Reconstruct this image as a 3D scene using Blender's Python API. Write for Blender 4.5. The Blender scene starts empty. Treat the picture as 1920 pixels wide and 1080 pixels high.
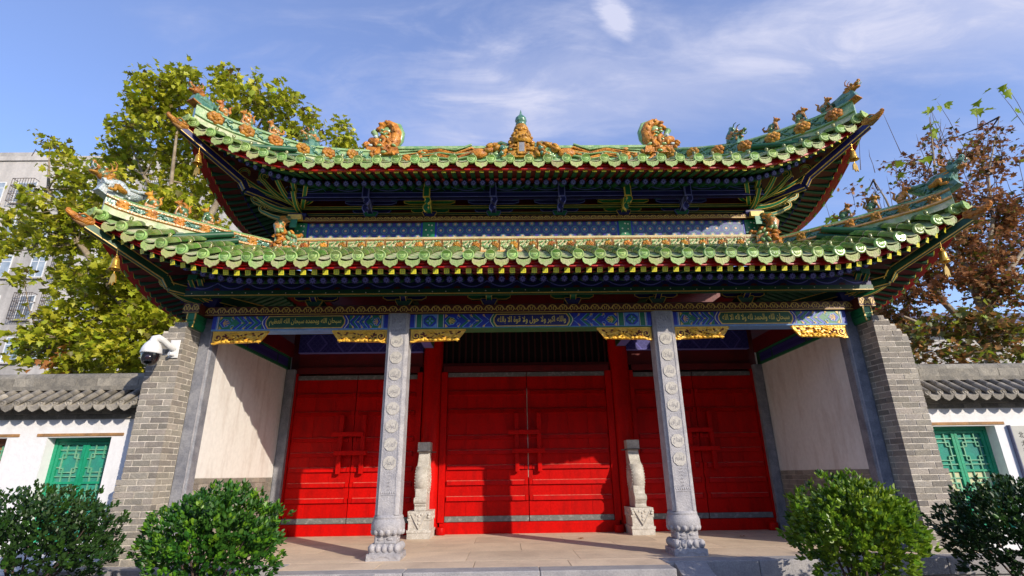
import bpy, math, random, unicodedata
from mathutils import Matrix, Vector, noise
random.seed(11)
S = bpy.context.scene
C = S.collection
R = math.radians
PI = math.pi

# ------------------------------------------------------------------ camera
cam_d = bpy.data.cameras.new('camera'); cam = bpy.data.objects.new('camera', cam_d); C.objects.link(cam)
cam_d.sensor_width = 36; cam_d.lens = 986.2 / 1920 * 36; cam_d.clip_end = 3000; cam_d.clip_start = 0.05
_pi, _ya, _ro = R(19.548), R(.78), R(.796)
_fw = Vector((math.sin(_ya)*math.cos(_pi), math.cos(_ya)*math.cos(_pi), math.sin(_pi)))
_rt = Vector((math.cos(_ya), -math.sin(_ya), 0)); _up = _rt.cross(_fw)
_r2 = _rt*math.cos(_ro) - _up*math.sin(_ro); _u2 = _rt*math.sin(_ro) + _up*math.cos(_ro)
_m = Matrix((_r2, _u2, -_fw)).transposed().to_4x4(); _m.translation = (-.403, -7.934, 1.047)
cam.matrix_world = _m
S.camera = cam

# ------------------------------------------------------------------ world, sun, exposure
SUN_EL, SUN_AZ = R(23.8), math.atan2(.66, -.75)
sun_dir = Vector((math.sin(SUN_AZ)*math.cos(SUN_EL), math.cos(SUN_AZ)*math.cos(SUN_EL), math.sin(SUN_EL)))
W = bpy.data.worlds.new('World'); S.world = W; W.use_nodes = True
nt = W.node_tree; N = nt.nodes; Lk = nt.links
for n in list(N): N.remove(n)
out = N.new('ShaderNodeOutputWorld'); bg = N.new('ShaderNodeBackground'); bg.inputs['Strength'].default_value = .15
sky = N.new('ShaderNodeTexSky'); sky.sky_type = 'NISHITA'; sky.sun_disc = False
sky.sun_elevation = SUN_EL; sky.sun_rotation = SUN_AZ; sky.air_density = 1.0; sky.dust_density = .6; sky.ozone_density = 3.0
tc = N.new('ShaderNodeTexCoord')
def wn(t, **k):
    n = N.new(t)
    for a, b in k.items(): setattr(n, a, b)
    return n
# thin cirrus: stretched noise over a flat cloud deck (direction / height)
sep = wn('ShaderNodeSeparateXYZ'); Lk.new(tc.outputs['Generated'], sep.inputs[0])
addz = wn('ShaderNodeMath', operation='ADD'); addz.inputs[1].default_value = .22; Lk.new(sep.outputs[2], addz.inputs[0])
mx = wn('ShaderNodeMath', operation='MAXIMUM'); mx.inputs[1].default_value = .05; Lk.new(addz.outputs[0], mx.inputs[0])
dx = wn('ShaderNodeMath', operation='DIVIDE'); Lk.new(sep.outputs[0], dx.inputs[0]); Lk.new(mx.outputs[0], dx.inputs[1])
dy = wn('ShaderNodeMath', operation='DIVIDE'); Lk.new(sep.outputs[1], dy.inputs[0]); Lk.new(mx.outputs[0], dy.inputs[1])
cmb = wn('ShaderNodeCombineXYZ'); Lk.new(dx.outputs[0], cmb.inputs[0]); Lk.new(dy.outputs[0], cmb.inputs[1])
def cloud(scale, rot, sx, sy, det, dist, lo, hi, off=(0, 0, 0)):
    mp = wn('ShaderNodeMapping'); mp.inputs['Rotation'].default_value[2] = R(rot); mp.inputs['Scale'].default_value = (sx, sy, 1)
    mp.inputs['Location'].default_value = off
    Lk.new(cmb.outputs[0], mp.inputs[0])
    no = wn('ShaderNodeTexNoise'); no.inputs['Scale'].default_value = scale; no.inputs['Detail'].default_value = det
    no.inputs['Roughness'].default_value = .62; no.inputs['Distortion'].default_value = dist
    Lk.new(mp.outputs[0], no.inputs['Vector'])
    mr = wn('ShaderNodeMapRange', interpolation_type='SMOOTHSTEP'); mr.inputs[1].default_value = lo; mr.inputs[2].default_value = hi
    Lk.new(no.outputs[0], mr.inputs[0]); return mr.outputs[0]
c1 = cloud(2.6, 18, .7, 1.3, 8, .5, .30, .68, (.35, .2, 0))
c2 = cloud(7.5, 18, .55, 1.5, 9, .5, .38, .72, (2.1, .6, 0))
c3 = cloud(1.5, 40, .8, 1.2, 7, .5, .40, .74, (.15, -.55, 0))
def M_(op, a, b=None, c=None, clamp=False):
    n = wn('ShaderNodeMath', operation=op); n.use_clamp = clamp
    for i, v in enumerate((a, b, c)):
        if v is None: continue
        if isinstance(v, (int, float)): n.inputs[i].default_value = v
        else: Lk.new(v, n.inputs[i])
    return n.outputs[0]
def sm(v, lo, hi, o0=0., o1=1.):
    n = wn('ShaderNodeMapRange', interpolation_type='SMOOTHSTEP')
    for i, x in ((1, lo), (2, hi), (3, o0), (4, o1)): n.inputs[i].default_value = x
    Lk.new(v, n.inputs[0]); return n.outputs[0]
U, V = dx.outputs[0], dy.outputs[0]
perp = M_('SUBTRACT', M_('MULTIPLY_ADD', U, .305, M_('MULTIPLY', V, .953)), .895)
wob = M_('MULTIPLY_ADD', M_('SUBTRACT', c1, .5), .10, perp)
band = M_('MULTIPLY', sm(M_('ABSOLUTE', wob), .02, .20, 1., 0.), sm(U, -.42, .12))
band = M_('MULTIPLY', band, M_('MULTIPLY_ADD', c1, .55, .38))
band = M_('MULTIPLY', band, M_('MULTIPLY_ADD', c2, .45, .58))
# one small bright puff high above the ridge, and faint wisps elsewhere
pu = M_('MULTIPLY_ADD', U, .72, M_('MULTIPLY', V, .69)); pv = M_('MULTIPLY_ADD', U, -.69, M_('MULTIPLY', V, .72))
e1 = M_('DIVIDE', M_('SUBTRACT', pu, .637), .058); e2 = M_('DIVIDE', M_('SUBTRACT', pv, .376), .026)
rad = M_('SQRT', M_('MULTIPLY_ADD', e1, e1, M_('MULTIPLY', e2, e2)))
puff = M_('MULTIPLY', sm(M_('MULTIPLY_ADD', M_('SUBTRACT', c2, .5), .9, rad), .3, 1.2, 1., 0.), .75)
faint = M_('MULTIPLY_ADD', M_('MULTIPLY', c3, c2), .42, .17)
m3 = wn('ShaderNodeMath', operation='ADD'); m3.use_clamp = True
Lk.new(M_('ADD', M_('ADD', band, puff), faint), m3.inputs[0]); m3.inputs[1].default_value = 0.
hs = wn('ShaderNodeHueSaturation'); hs.inputs['Hue'].default_value = .513; hs.inputs['Saturation'].default_value = 1.12; hs.inputs['Value'].default_value = 1.933
Lk.new(sky.outputs[0], hs.inputs['Color'])
mixc = wn('ShaderNodeMix', data_type='RGBA'); Lk.new(m3.outputs[0], mixc.inputs[0]); Lk.new(hs.outputs[0], mixc.inputs[6])
mixc.inputs[7].default_value = (4.533, 4.733, 6.133, 1)
Lk.new(mixc.outputs[2], bg.inputs['Color']); Lk.new(bg.outputs[0], out.inputs[0])

sd = bpy.data.lights.new('sun', 'SUN'); sd.energy = 4.6; sd.angle = R(.5); sd.color = (1, .90, .74)
so = bpy.data.objects.new('sun', sd); C.objects.link(so); so.rotation_euler = sun_dir.to_track_quat('Z', 'Y').to_euler()
S.view_settings.view_transform = 'Standard'; S.view_settings.look = 'None'; S.view_settings.exposure = 0.0
S.view_settings.gamma = 1; S.view_settings.use_curve_mapping = False
S.render.engine = 'CYCLES'; S.cycles.max_bounces = 6; S.cycles.diffuse_bounces = 2

# ------------------------------------------------------------------ materials
def mat(name, col, rough=.6, metal=0., col2=None, nscale=6., lo=.4, hi=.65, bump=0., bscale=40., rnd=0., hue=0., coat=0.,
        carve=0., cscale=30., fine=.12, trans=0., spec=.5, streak=0.):
    m = bpy.data.materials.new(name); m.use_nodes = True
    t = m.node_tree; n = t.nodes; l = t.links
    b = n['Principled BSDF']; b.inputs['Roughness'].default_value = rough; b.inputs['Metallic'].default_value = metal
    b.inputs['Coat Weight'].default_value = coat; b.inputs['Coat Roughness'].default_value = .12
    b.inputs['Specular IOR Level'].default_value = spec
    co = n.new('ShaderNodeTexCoord'); oi = n.new('ShaderNodeObjectInfo')
    # offset the texture per object so that shared meshes do not repeat
    vo = n.new('ShaderNodeVectorMath'); vo.operation = 'MULTIPLY_ADD'; vo.inputs[1].default_value = (1, 1, 1)
    sc = n.new('ShaderNodeVectorMath'); sc.operation = 'SCALE'; sc.inputs['Scale'].default_value = 37.
    cx = n.new('ShaderNodeCombineXYZ')
    for i in range(3): l.new(oi.outputs['Random'], cx.inputs[i])
    l.new(cx.outputs[0], sc.inputs[0]); l.new(co.outputs['Object'], vo.inputs[0]); l.new(sc.outputs[0], vo.inputs[2])
    vec = vo.outputs[0]
    no = n.new('ShaderNodeTexNoise'); no.inputs['Scale'].default_value = nscale; no.inputs['Detail'].default_value = 6
    no.inputs['Roughness'].default_value = .6
    if streak:
        mp = n.new('ShaderNodeMapping'); mp.inputs['Scale'].default_value = (1, 1, streak); l.new(vec, mp.inputs[0]); l.new(mp.outputs[0], no.inputs['Vector'])
    else: l.new(vec, no.inputs['Vector'])
    mr = n.new('ShaderNodeMapRange'); mr.inputs[1].default_value = lo; mr.inputs[2].default_value = hi; l.new(no.outputs[0], mr.inputs[0])
    mi = n.new('ShaderNodeMix'); mi.data_type = 'RGBA'; l.new(mr.outputs[0], mi.inputs[0])
    c2 = col2 or tuple(c*.82 for c in col)
    mi.inputs[6].default_value = (*col, 1); mi.inputs[7].default_value = (*c2, 1)
    h = n.new('ShaderNodeHueSaturation'); l.new(mi.outputs[2], h.inputs['Color'])
    if rnd:
        r1 = n.new('ShaderNodeMapRange'); r1.inputs[3].default_value = 1-rnd; r1.inputs[4].default_value = 1+rnd; l.new(oi.outputs['Random'], r1.inputs[0])
        l.new(r1.outputs[0], h.inputs['Value'])
    if hue:
        wnz = n.new('ShaderNodeTexWhiteNoise'); wnz.noise_dimensions = '1D'; l.new(oi.outputs['Random'], wnz.inputs['W'])
        r2 = n.new('ShaderNodeMapRange'); r2.inputs[3].default_value = .5-hue; r2.inputs[4].default_value = .5+hue; l.new(wnz.outputs['Value'], r2.inputs[0])
        l.new(r2.outputs[0], h.inputs['Hue'])
    # fine grain
    fn = n.new('ShaderNodeTexNoise'); fn.inputs['Scale'].default_value = bscale; fn.inputs['Detail'].default_value = 4; l.new(vec, fn.inputs['Vector'])
    fr = n.new('ShaderNodeMapRange'); fr.inputs[1].default_value = .3; fr.inputs[2].default_value = .7
    fr.inputs[3].default_value = 1-fine; fr.inputs[4].default_value = 1+fine; l.new(fn.outputs[0], fr.inputs[0])
    mu = n.new('ShaderNodeVectorMath'); mu.operation = 'SCALE'; l.new(h.outputs[0], mu.inputs[0]); l.new(fr.outputs[0], mu.inputs['Scale'])
    l.new(mu.outputs[0], b.inputs['Base Color'])
    if bump or carve:
        bp = n.new('ShaderNodeBump'); bp.inputs['Strength'].default_value = 1; bp.inputs['Distance'].default_value = 1
        ma = n.new('ShaderNodeMath'); ma.operation = 'MULTIPLY'; ma.inputs[1].default_value = bump; l.new(fn.outputs[0], ma.inputs[0])
        src = ma.outputs[0]
        if carve:
            vn = n.new('ShaderNodeTexVoronoi'); vn.inputs['Scale'].default_value = cscale; vn.feature = 'SMOOTH_F1'; l.new(vec, vn.inputs['Vector'])
            mb_ = n.new('ShaderNodeMath'); mb_.operation = 'MULTIPLY_ADD'; mb_.inputs[1].default_value = carve
            l.new(vn.outputs['Distance'], mb_.inputs[0]); l.new(src, mb_.inputs[2]); src = mb_.outputs[0]
        l.new(src, bp.inputs['Height']); l.new(bp.outputs[0], b.inputs['Normal'])
    if trans:
        tr = n.new('ShaderNodeBsdfTranslucent'); l.new(mu.outputs[0], tr.inputs[0])
        ms = n.new('ShaderNodeMixShader'); ms.inputs[0].default_value = trans
        l.new(b.outputs[0], ms.inputs[1]); l.new(tr.outputs[0], ms.inputs[2]); l.new(ms.outputs[0], n['Material Output'].inputs[0])
    return m
M = {}
M['tile'] = mat('green_glazed_tile', (.125, .265, .042), .27, col2=(.33, .39, .15), nscale=8, lo=.43, hi=.75, bump=.002, bscale=60, rnd=.22, hue=.018, coat=.3)
M['disc'] = mat('pale_green_glaze', (.29, .47, .12), .55, col2=(.40, .50, .20), nscale=14, bump=.003, bscale=70, rnd=.16, hue=.02, coat=.0, carve=.004, cscale=60, spec=.3)
M['drip'] = mat('drip_tile_glaze', (.33, .43, .13), .5, col2=(.42, .41, .20), nscale=9, bump=.003, bscale=60, rnd=.16, hue=.03, coat=.0, carve=.004, cscale=45, spec=.3)
M['bed'] = mat('dusty_tile_bed', (.24, .37, .13), .5, col2=(.55, .51, .34), nscale=5, lo=.38, hi=.62, bump=.004, bscale=30)
M['amber'] = mat('amber_glaze', (.60, .255, .032), .40, col2=(.25, .085, .016), nscale=9, bump=.003, bscale=60, rnd=.2, hue=.012, coat=.04, carve=.012, cscale=34, spec=.3)
M['amberp'] = mat('pale_amber_glaze', (.70, .36, .09), .25, col2=(.58, .24, .06), nscale=9, bump=.003, bscale=60, rnd=.15, coat=.4, carve=.004, cscale=40)
M['cream'] = mat('cream_mortar', (.66, .53, .30), .6, col2=(.46, .42, .22), nscale=7, bump=.004, bscale=40)
M['rgreen'] = mat('ridge_green_glaze', (.15, .30, .10), .28, col2=(.36, .45, .20), nscale=7, bump=.003, bscale=50, rnd=.15, coat=.45)
M['teal'] = mat('teal_glaze', (.05, .16, .10), .2, col2=(.16, .30, .20), nscale=8, bump=.003, bscale=50, coat=.5, carve=.01, cscale=26)
M['white_glaze'] = mat('white_glaze', (.62, .64, .62), .25, col2=(.36, .46, .46), nscale=16, bump=.003, bscale=50, coat=.4, carve=.012, cscale=34)
M['beast'] = mat('two_tone_glaze', (.50, .20, .03), .35, col2=(.07, .17, .07), nscale=9, lo=.47, hi=.53, bump=.003, bscale=60, rnd=.15, coat=.4, carve=.008, cscale=36)
M['red'] = mat('red_lacquer', (.53, .0035, .0022), .45, col2=(.34, .004, .003), nscale=5, lo=.45, hi=.75, streak=.3, bump=.0015, bscale=26, rnd=.09, fine=.10, spec=.09)
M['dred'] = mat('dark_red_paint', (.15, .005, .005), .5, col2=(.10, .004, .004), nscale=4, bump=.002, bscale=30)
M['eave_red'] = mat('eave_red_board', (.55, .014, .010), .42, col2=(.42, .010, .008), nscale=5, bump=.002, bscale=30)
M['green'] = mat('beam_green', (.012, .20, .075), .4, col2=(.010, .15, .06), nscale=6, bump=.001)
M['dgreen'] = mat('rafter_green', (.009, .085, .032), .5, col2=(.008, .06, .024), nscale=6, bump=.001, rnd=.2)
M['blue'] = mat('beam_blue', (.016, .035, .46), .42, col2=(.014, .03, .34), nscale=6, bump=.001)
M['dblue'] = mat('deep_blue', (.012, .012, .13), .5, col2=(.010, .010, .09), nscale=6, bump=.001)
M['lblue'] = mat('light_blue', (.16, .36, .72), .45, nscale=6)
M['lilac'] = mat('lilac_paint', (.19, .19, .60), .5, nscale=6)
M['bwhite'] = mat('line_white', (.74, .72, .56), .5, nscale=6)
M['gold'] = mat('gold_leaf', (.92, .55, .06), .34, metal=.12, col2=(.80, .40, .03), nscale=14, bump=.002, bscale=60, carve=.006, cscale=40)
M['goldl'] = mat('gold_line', (.88, .58, .11), .42, metal=.0, col2=(.72, .44, .07), nscale=14)
M['script'] = mat('script_yellow', (.92, .70, .12), .5, col2=(.80, .56, .08), nscale=12)
M['yellow'] = mat('rafter_end_yellow', (.66, .60, .05), .45, col2=(.52, .50, .05), nscale=14, rnd=.12)
M['brown'] = mat('band_brown', (.10, .016, .007), .5, nscale=6)
M['bell'] = mat('gilt_bronze', (.80, .45, .07), .24, metal=.65, col2=(.60, .32, .05), nscale=12)
M['stone'] = mat('carved_grey_stone', (.42, .40, .41), .65, col2=(.30, .29, .315), nscale=7, bump=.006, bscale=50, fine=.14)
M['bstone'] = mat('blue_grey_stone', (.27, .27, .295), .6, col2=(.165, .17, .20), nscale=6, bump=.005, bscale=50, fine=.14)
M['pstone'] = mat('pale_stone', (.57, .535, .49), .7, col2=(.42, .385, .34), nscale=9, bump=.006, bscale=45, fine=.15)
M['medal'] = mat('medallion_stone', (.54, .50, .45), .7, col2=(.44, .41, .37), nscale=9, bump=.004, bscale=60)
M['stone_dk'] = mat('engraved_stone', (.26, .245, .26), .8, nscale=9)
M['brick'] = mat('grey_brick', (.34, .295, .24), .85, col2=(.22, .20, .18), nscale=5, lo=.3, hi=.7, bump=.006, bscale=55, rnd=.30, hue=.012, fine=.16)
M['mortar'] = mat('lime_mortar', (.74, .67, .58), .9, col2=(.42, .37, .30), nscale=12, bump=.004, bscale=60)
M['plaster'] = mat('cream_plaster', (.80, .765, .73), .85, col2=(.60, .53, .48), nscale=5, lo=.50, hi=.82, streak=.22, bump=.003, bscale=14, fine=.05)
M['white'] = mat('whitewash', (.80, .79, .80), .8, col2=(.64, .63, .62), nscale=5, lo=.5, hi=.85, streak=.18, bump=.003, bscale=18, fine=.04)
M['gtile'] = mat('grey_roof_tile', (.23, .205, .17), .8, col2=(.36, .32, .26), nscale=9, bump=.005, bscale=50, rnd=.28, fine=.16)
M['gtile_dk'] = mat('grey_ridge_brick', (.19, .175, .15), .85, col2=(.30, .27, .22), nscale=7, bump=.006, bscale=45, rnd=.22, fine=.18)
M['floor'] = mat('paving_stone', (.72, .56, .41), .75, col2=(.50, .38, .28), nscale=1.7, lo=.42, hi=.78, bump=.003, bscale=30, rnd=.07, fine=.08)
M['kerb'] = mat('kerb_granite', (.36, .34, .34), .75, col2=(.28, .27, .28), nscale=5, bump=.005, bscale=55, rnd=.12, fine=.16)
M['ground'] = mat('courtyard_ground', (.075, .07, .066), .85, col2=(.05, .047, .045), nscale=1.2, bump=.006, bscale=20)
M['wgreen'] = mat('window_green_paint', (.012, .32, .165), .4, col2=(.010, .26, .13), nscale=6, bump=.002, bscale=40)
M['wpane'] = mat('window_green_backing', (.035, .31, .21), .25, col2=(.05, .24, .20), nscale=3, coat=.3)
M['paper'] = mat('cream_window_paper', (.62, .62, .36), .6, nscale=4)
M['wood'] = mat('weathered_lintel', (.40, .21, .08), .75, col2=(.25, .14, .06), nscale=9, bump=.005, bscale=40)
M['orange_wood'] = mat('orange_brown_frame', (.36, .12, .04), .5, nscale=6)
M['strip'] = mat('door_weather_strip', (.15, .15, .145), .7, col2=(.30, .28, .27), nscale=14, lo=.5, hi=.7, bump=.003)
M['cam_white'] = mat('camera_white', (.80, .80, .80), .3, nscale=3, fine=.02)
M['cam_black'] = mat('camera_black', (.012, .012, .014), .15, nscale=3, coat=.6)
M['lens'] = mat('camera_lens', (.03, .015, .02), .05, nscale=3, coat=1)
M['concrete'] = mat('apartment_render', (.50, .465, .44), .9, col2=(.32, .30, .285), nscale=.7, streak=.25, bump=.01, bscale=6, fine=.06)
M['pvc'] = mat('window_white_frame', (.72, .72, .72), .4, nscale=3)
M['glass'] = mat('window_glass', (.22, .27, .33), .08, col2=(.40, .45, .50), nscale=1.2, coat=.5, rnd=.4)
M['iron'] = mat('rusty_iron', (.10, .075, .065), .7, nscale=8)
M['bark'] = mat('plane_bark', (.22, .165, .11), .85, col2=(.36, .29, .20), nscale=5, bump=.01, bscale=24)
M['twig'] = mat('twig_brown', (.10, .06, .05), .85, nscale=9)
M['leaf_a'] = mat('leaf_green', (.23, .34, .018), .45, col2=(.34, .39, .024), nscale=.8, rnd=.3, hue=.03, trans=.35, fine=.15)
M['leaf_b'] = mat('leaf_yellow_green', (.44, .46, .03), .45, col2=(.30, .38, .022), nscale=.8, rnd=.3, hue=.03, trans=.35, fine=.15)
M['leaf_c'] = mat('leaf_russet', (.52, .28, .075), .6, col2=(.34, .155, .05), nscale=1.5, rnd=.3, hue=.02, trans=.3, fine=.2)
M['leaf_d'] = mat('leaf_dark_olive', (.10, .13, .018), .5, col2=(.20, .15, .035), nscale=1.2, rnd=.3, hue=.03, trans=.3, fine=.2)
M['leaf_e'] = mat('leaf_dead_orange', (.42, .16, .035), .6, nscale=3, trans=.3)
M['bush_a'] = mat('bush_leaf_bright', (.125, .28, .014), .40, col2=(.24, .36, .022), nscale=3, rnd=.4, hue=.02, trans=.3, fine=.15)
M['bush_b'] = mat('bush_leaf_dark', (.036, .11, .012), .42, col2=(.07, .15, .016), nscale=3, rnd=.45, hue=.02, trans=.22, fine=.15)
M['bush_c'] = mat('bush_leaf_deep', (.028, .075, .016), .36, col2=(.05, .095, .02), nscale=3, rnd=.3, hue=.02, trans=.18, fine=.15)
M['sign'] = mat('sign_stone', (.46, .45, .41), .5, col2=(.40, .39, .36), nscale=5, fine=.05)
M['black'] = mat('black_paint', (.012, .011, .01), .5, nscale=5)
M['dust'] = mat('dusty_red_edge', (.62, .17, .12), .8, col2=(.50, .06, .04), nscale=20)
M['lattice'] = mat('lattice_brown', (.05, .004, .004), .6, nscale=5)
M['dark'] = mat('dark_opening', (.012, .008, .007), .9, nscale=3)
M['slate'] = mat('blue_grey_roof', (.14, .15, .24), .7, nscale=2)

def pattern_mat(name, kind):
    """flat print in object coordinates (rosette frieze, diamond beam, rafter end squares)"""
    m = bpy.data.materials.new(name); m.use_nodes = True; t = m.node_tree; n = t.nodes; l = t.links
    b = n['Principled BSDF']; b.inputs['Roughness'].default_value = .45
    co = n.new('ShaderNodeTexCoord'); se = n.new('ShaderNodeSeparateXYZ'); l.new(co.outputs['Object'], se.inputs[0])
    def mth(op, a, c=None, d=None):
        x = n.new('ShaderNodeMath'); x.operation = op
        for i, v in enumerate((a, c, d)):
            if v is None: continue
            if isinstance(v, (int, float)): x.inputs[i].default_value = v
            else: l.new(v, x.inputs[i])
        return x.outputs[0]
    X, Y, Z = se.outputs
    def ramp(f, stops):
        r = n.new('ShaderNodeValToRGB'); r.color_ramp.interpolation = 'CONSTANT'; e = r.color_ramp.elements
        while len(e) < len(stops): e.new(.5)
        for k, (p, cc) in zip(e, stops): k.position = p; k.color = (*cc, 1)
        l.new(f, r.inputs[0]); return r.outputs[0]
    def mixc(f, a, c):
        x = n.new('ShaderNodeMix'); x.data_type = 'RGBA'; l.new(f, x.inputs[0])
        for i, v in ((6, a), (7, c)):
            if isinstance(v, tuple): x.inputs[i].default_value = (*v, 1)
            else: l.new(v, x.inputs[i])
        return x.outputs[2]
    if kind == 'rosette':
        p = .172
        u = mth('SUBTRACT', mth('FRACT', mth('ADD', mth('DIVIDE', X, p), .5)), .5)
        v = mth('DIVIDE', Z, p*1.02)
        r = mth('SQRT', mth('ADD', mth('MULTIPLY', u, u), mth('MULTIPLY', v, v)))
        th = mth('ARCTAN2', v, u)
        pet = mth('MULTIPLY', mth('SINE', mth('MULTIPLY', th, 12.)), .022)
        rr = mth('ADD', r, pet)
        a = ramp(rr, [(0, (.72, .48, .20)), (.10, (.55, .25, .06)), (.125, (.02, .02, .30)), (.19, (.03, .16, .30)), (.225, (.02, .10, .08)), (.29, (.20, .36, .42)), (.315, (.02, .03, .34)), (.375, (.02, .12, .09)), (.44, (.03, .025, .26))])
        u2 = mth('SUBTRACT', mth('FRACT', mth('DIVIDE', X, p)), .5); v2 = mth('SUBTRACT', mth('ABSOLUTE', v), .70)
        r3 = mth('SQRT', mth('ADD', mth('MULTIPLY', u2, u2), mth('MULTIPLY', v2, v2)))
        g = ramp(mth('ADD', r3, mth('MULTIPLY', mth('SINE', mth('MULTIPLY', mth('ARCTAN2', v2, u2), 6.)), .03)), [(0, (.70, .46, .14)), (.11, (.03, .03, .30)), (.16, (.30, .40, .52)), (.20, (.03, .12, .12)), (.34, (0, 0, 0))])
        col = mixc(mth('LESS_THAN', r3, .34), a, g)
    elif kind == 'diamond':
        p = .62
        u = mth('ABSOLUTE', mth('SUBTRACT', mth('FRACT', mth('DIVIDE', X, p)), .5))
        v = mth('ABSOLUTE', mth('DIVIDE', Z, .42))
        s = mth('ADD', mth('MULTIPLY', u, 1.0), mth('MULTIPLY', v, .55))
        a = ramp(s, [(0, (.030, .028, .20)), (.30, (.10, .09, .42)), (.36, (.025, .022, .17))])
        q = .115
        uu = mth('SUBTRACT', mth('FRACT', mth('DIVIDE', X, q)), .5); vv = mth('SUBTRACT', mth('FRACT', mth('DIVIDE', Z, q)), .5)
        r = mth('SQRT', mth('ADD', mth('MULTIPLY', uu, uu), mth('MULTIPLY', vv, vv)))
        k = mth('MULTIPLY', mth('GREATER_THAN', r, .36), mth('LESS_THAN', r, .44))
        col = mixc(mth('MULTIPLY', k, .8), a, (.085, .08, .34))
    else:
        u = mth('ABSOLUTE', mth('SUBTRACT', mth('ABSOLUTE', X), .014)); v = mth('ABSOLUTE', mth('SUBTRACT', mth('ABSOLUTE', Z), .014))
        d = mth('MAXIMUM', u, v)
        k = mth('MULTIPLY', mth('LESS_THAN', d, .0105), mth('GREATER_THAN', d, .003))
        oi = n.new('ShaderNodeObjectInfo'); f = mth('MULTIPLY', k, mth('MULTIPLY_ADD', oi.outputs['Random'], .5, .35))
        col = mixc(f, (.86, .76, .05), (.12, .30, .03))
    l.new(col, b.inputs['Base Color'])
    return m
M['rosette'] = pattern_mat('rosette_frieze_paint', 'rosette')
M['diamond'] = pattern_mat('diamond_beam_paint', 'diamond')
M['square'] = pattern_mat('rafter_end_square', 'square')

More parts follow.
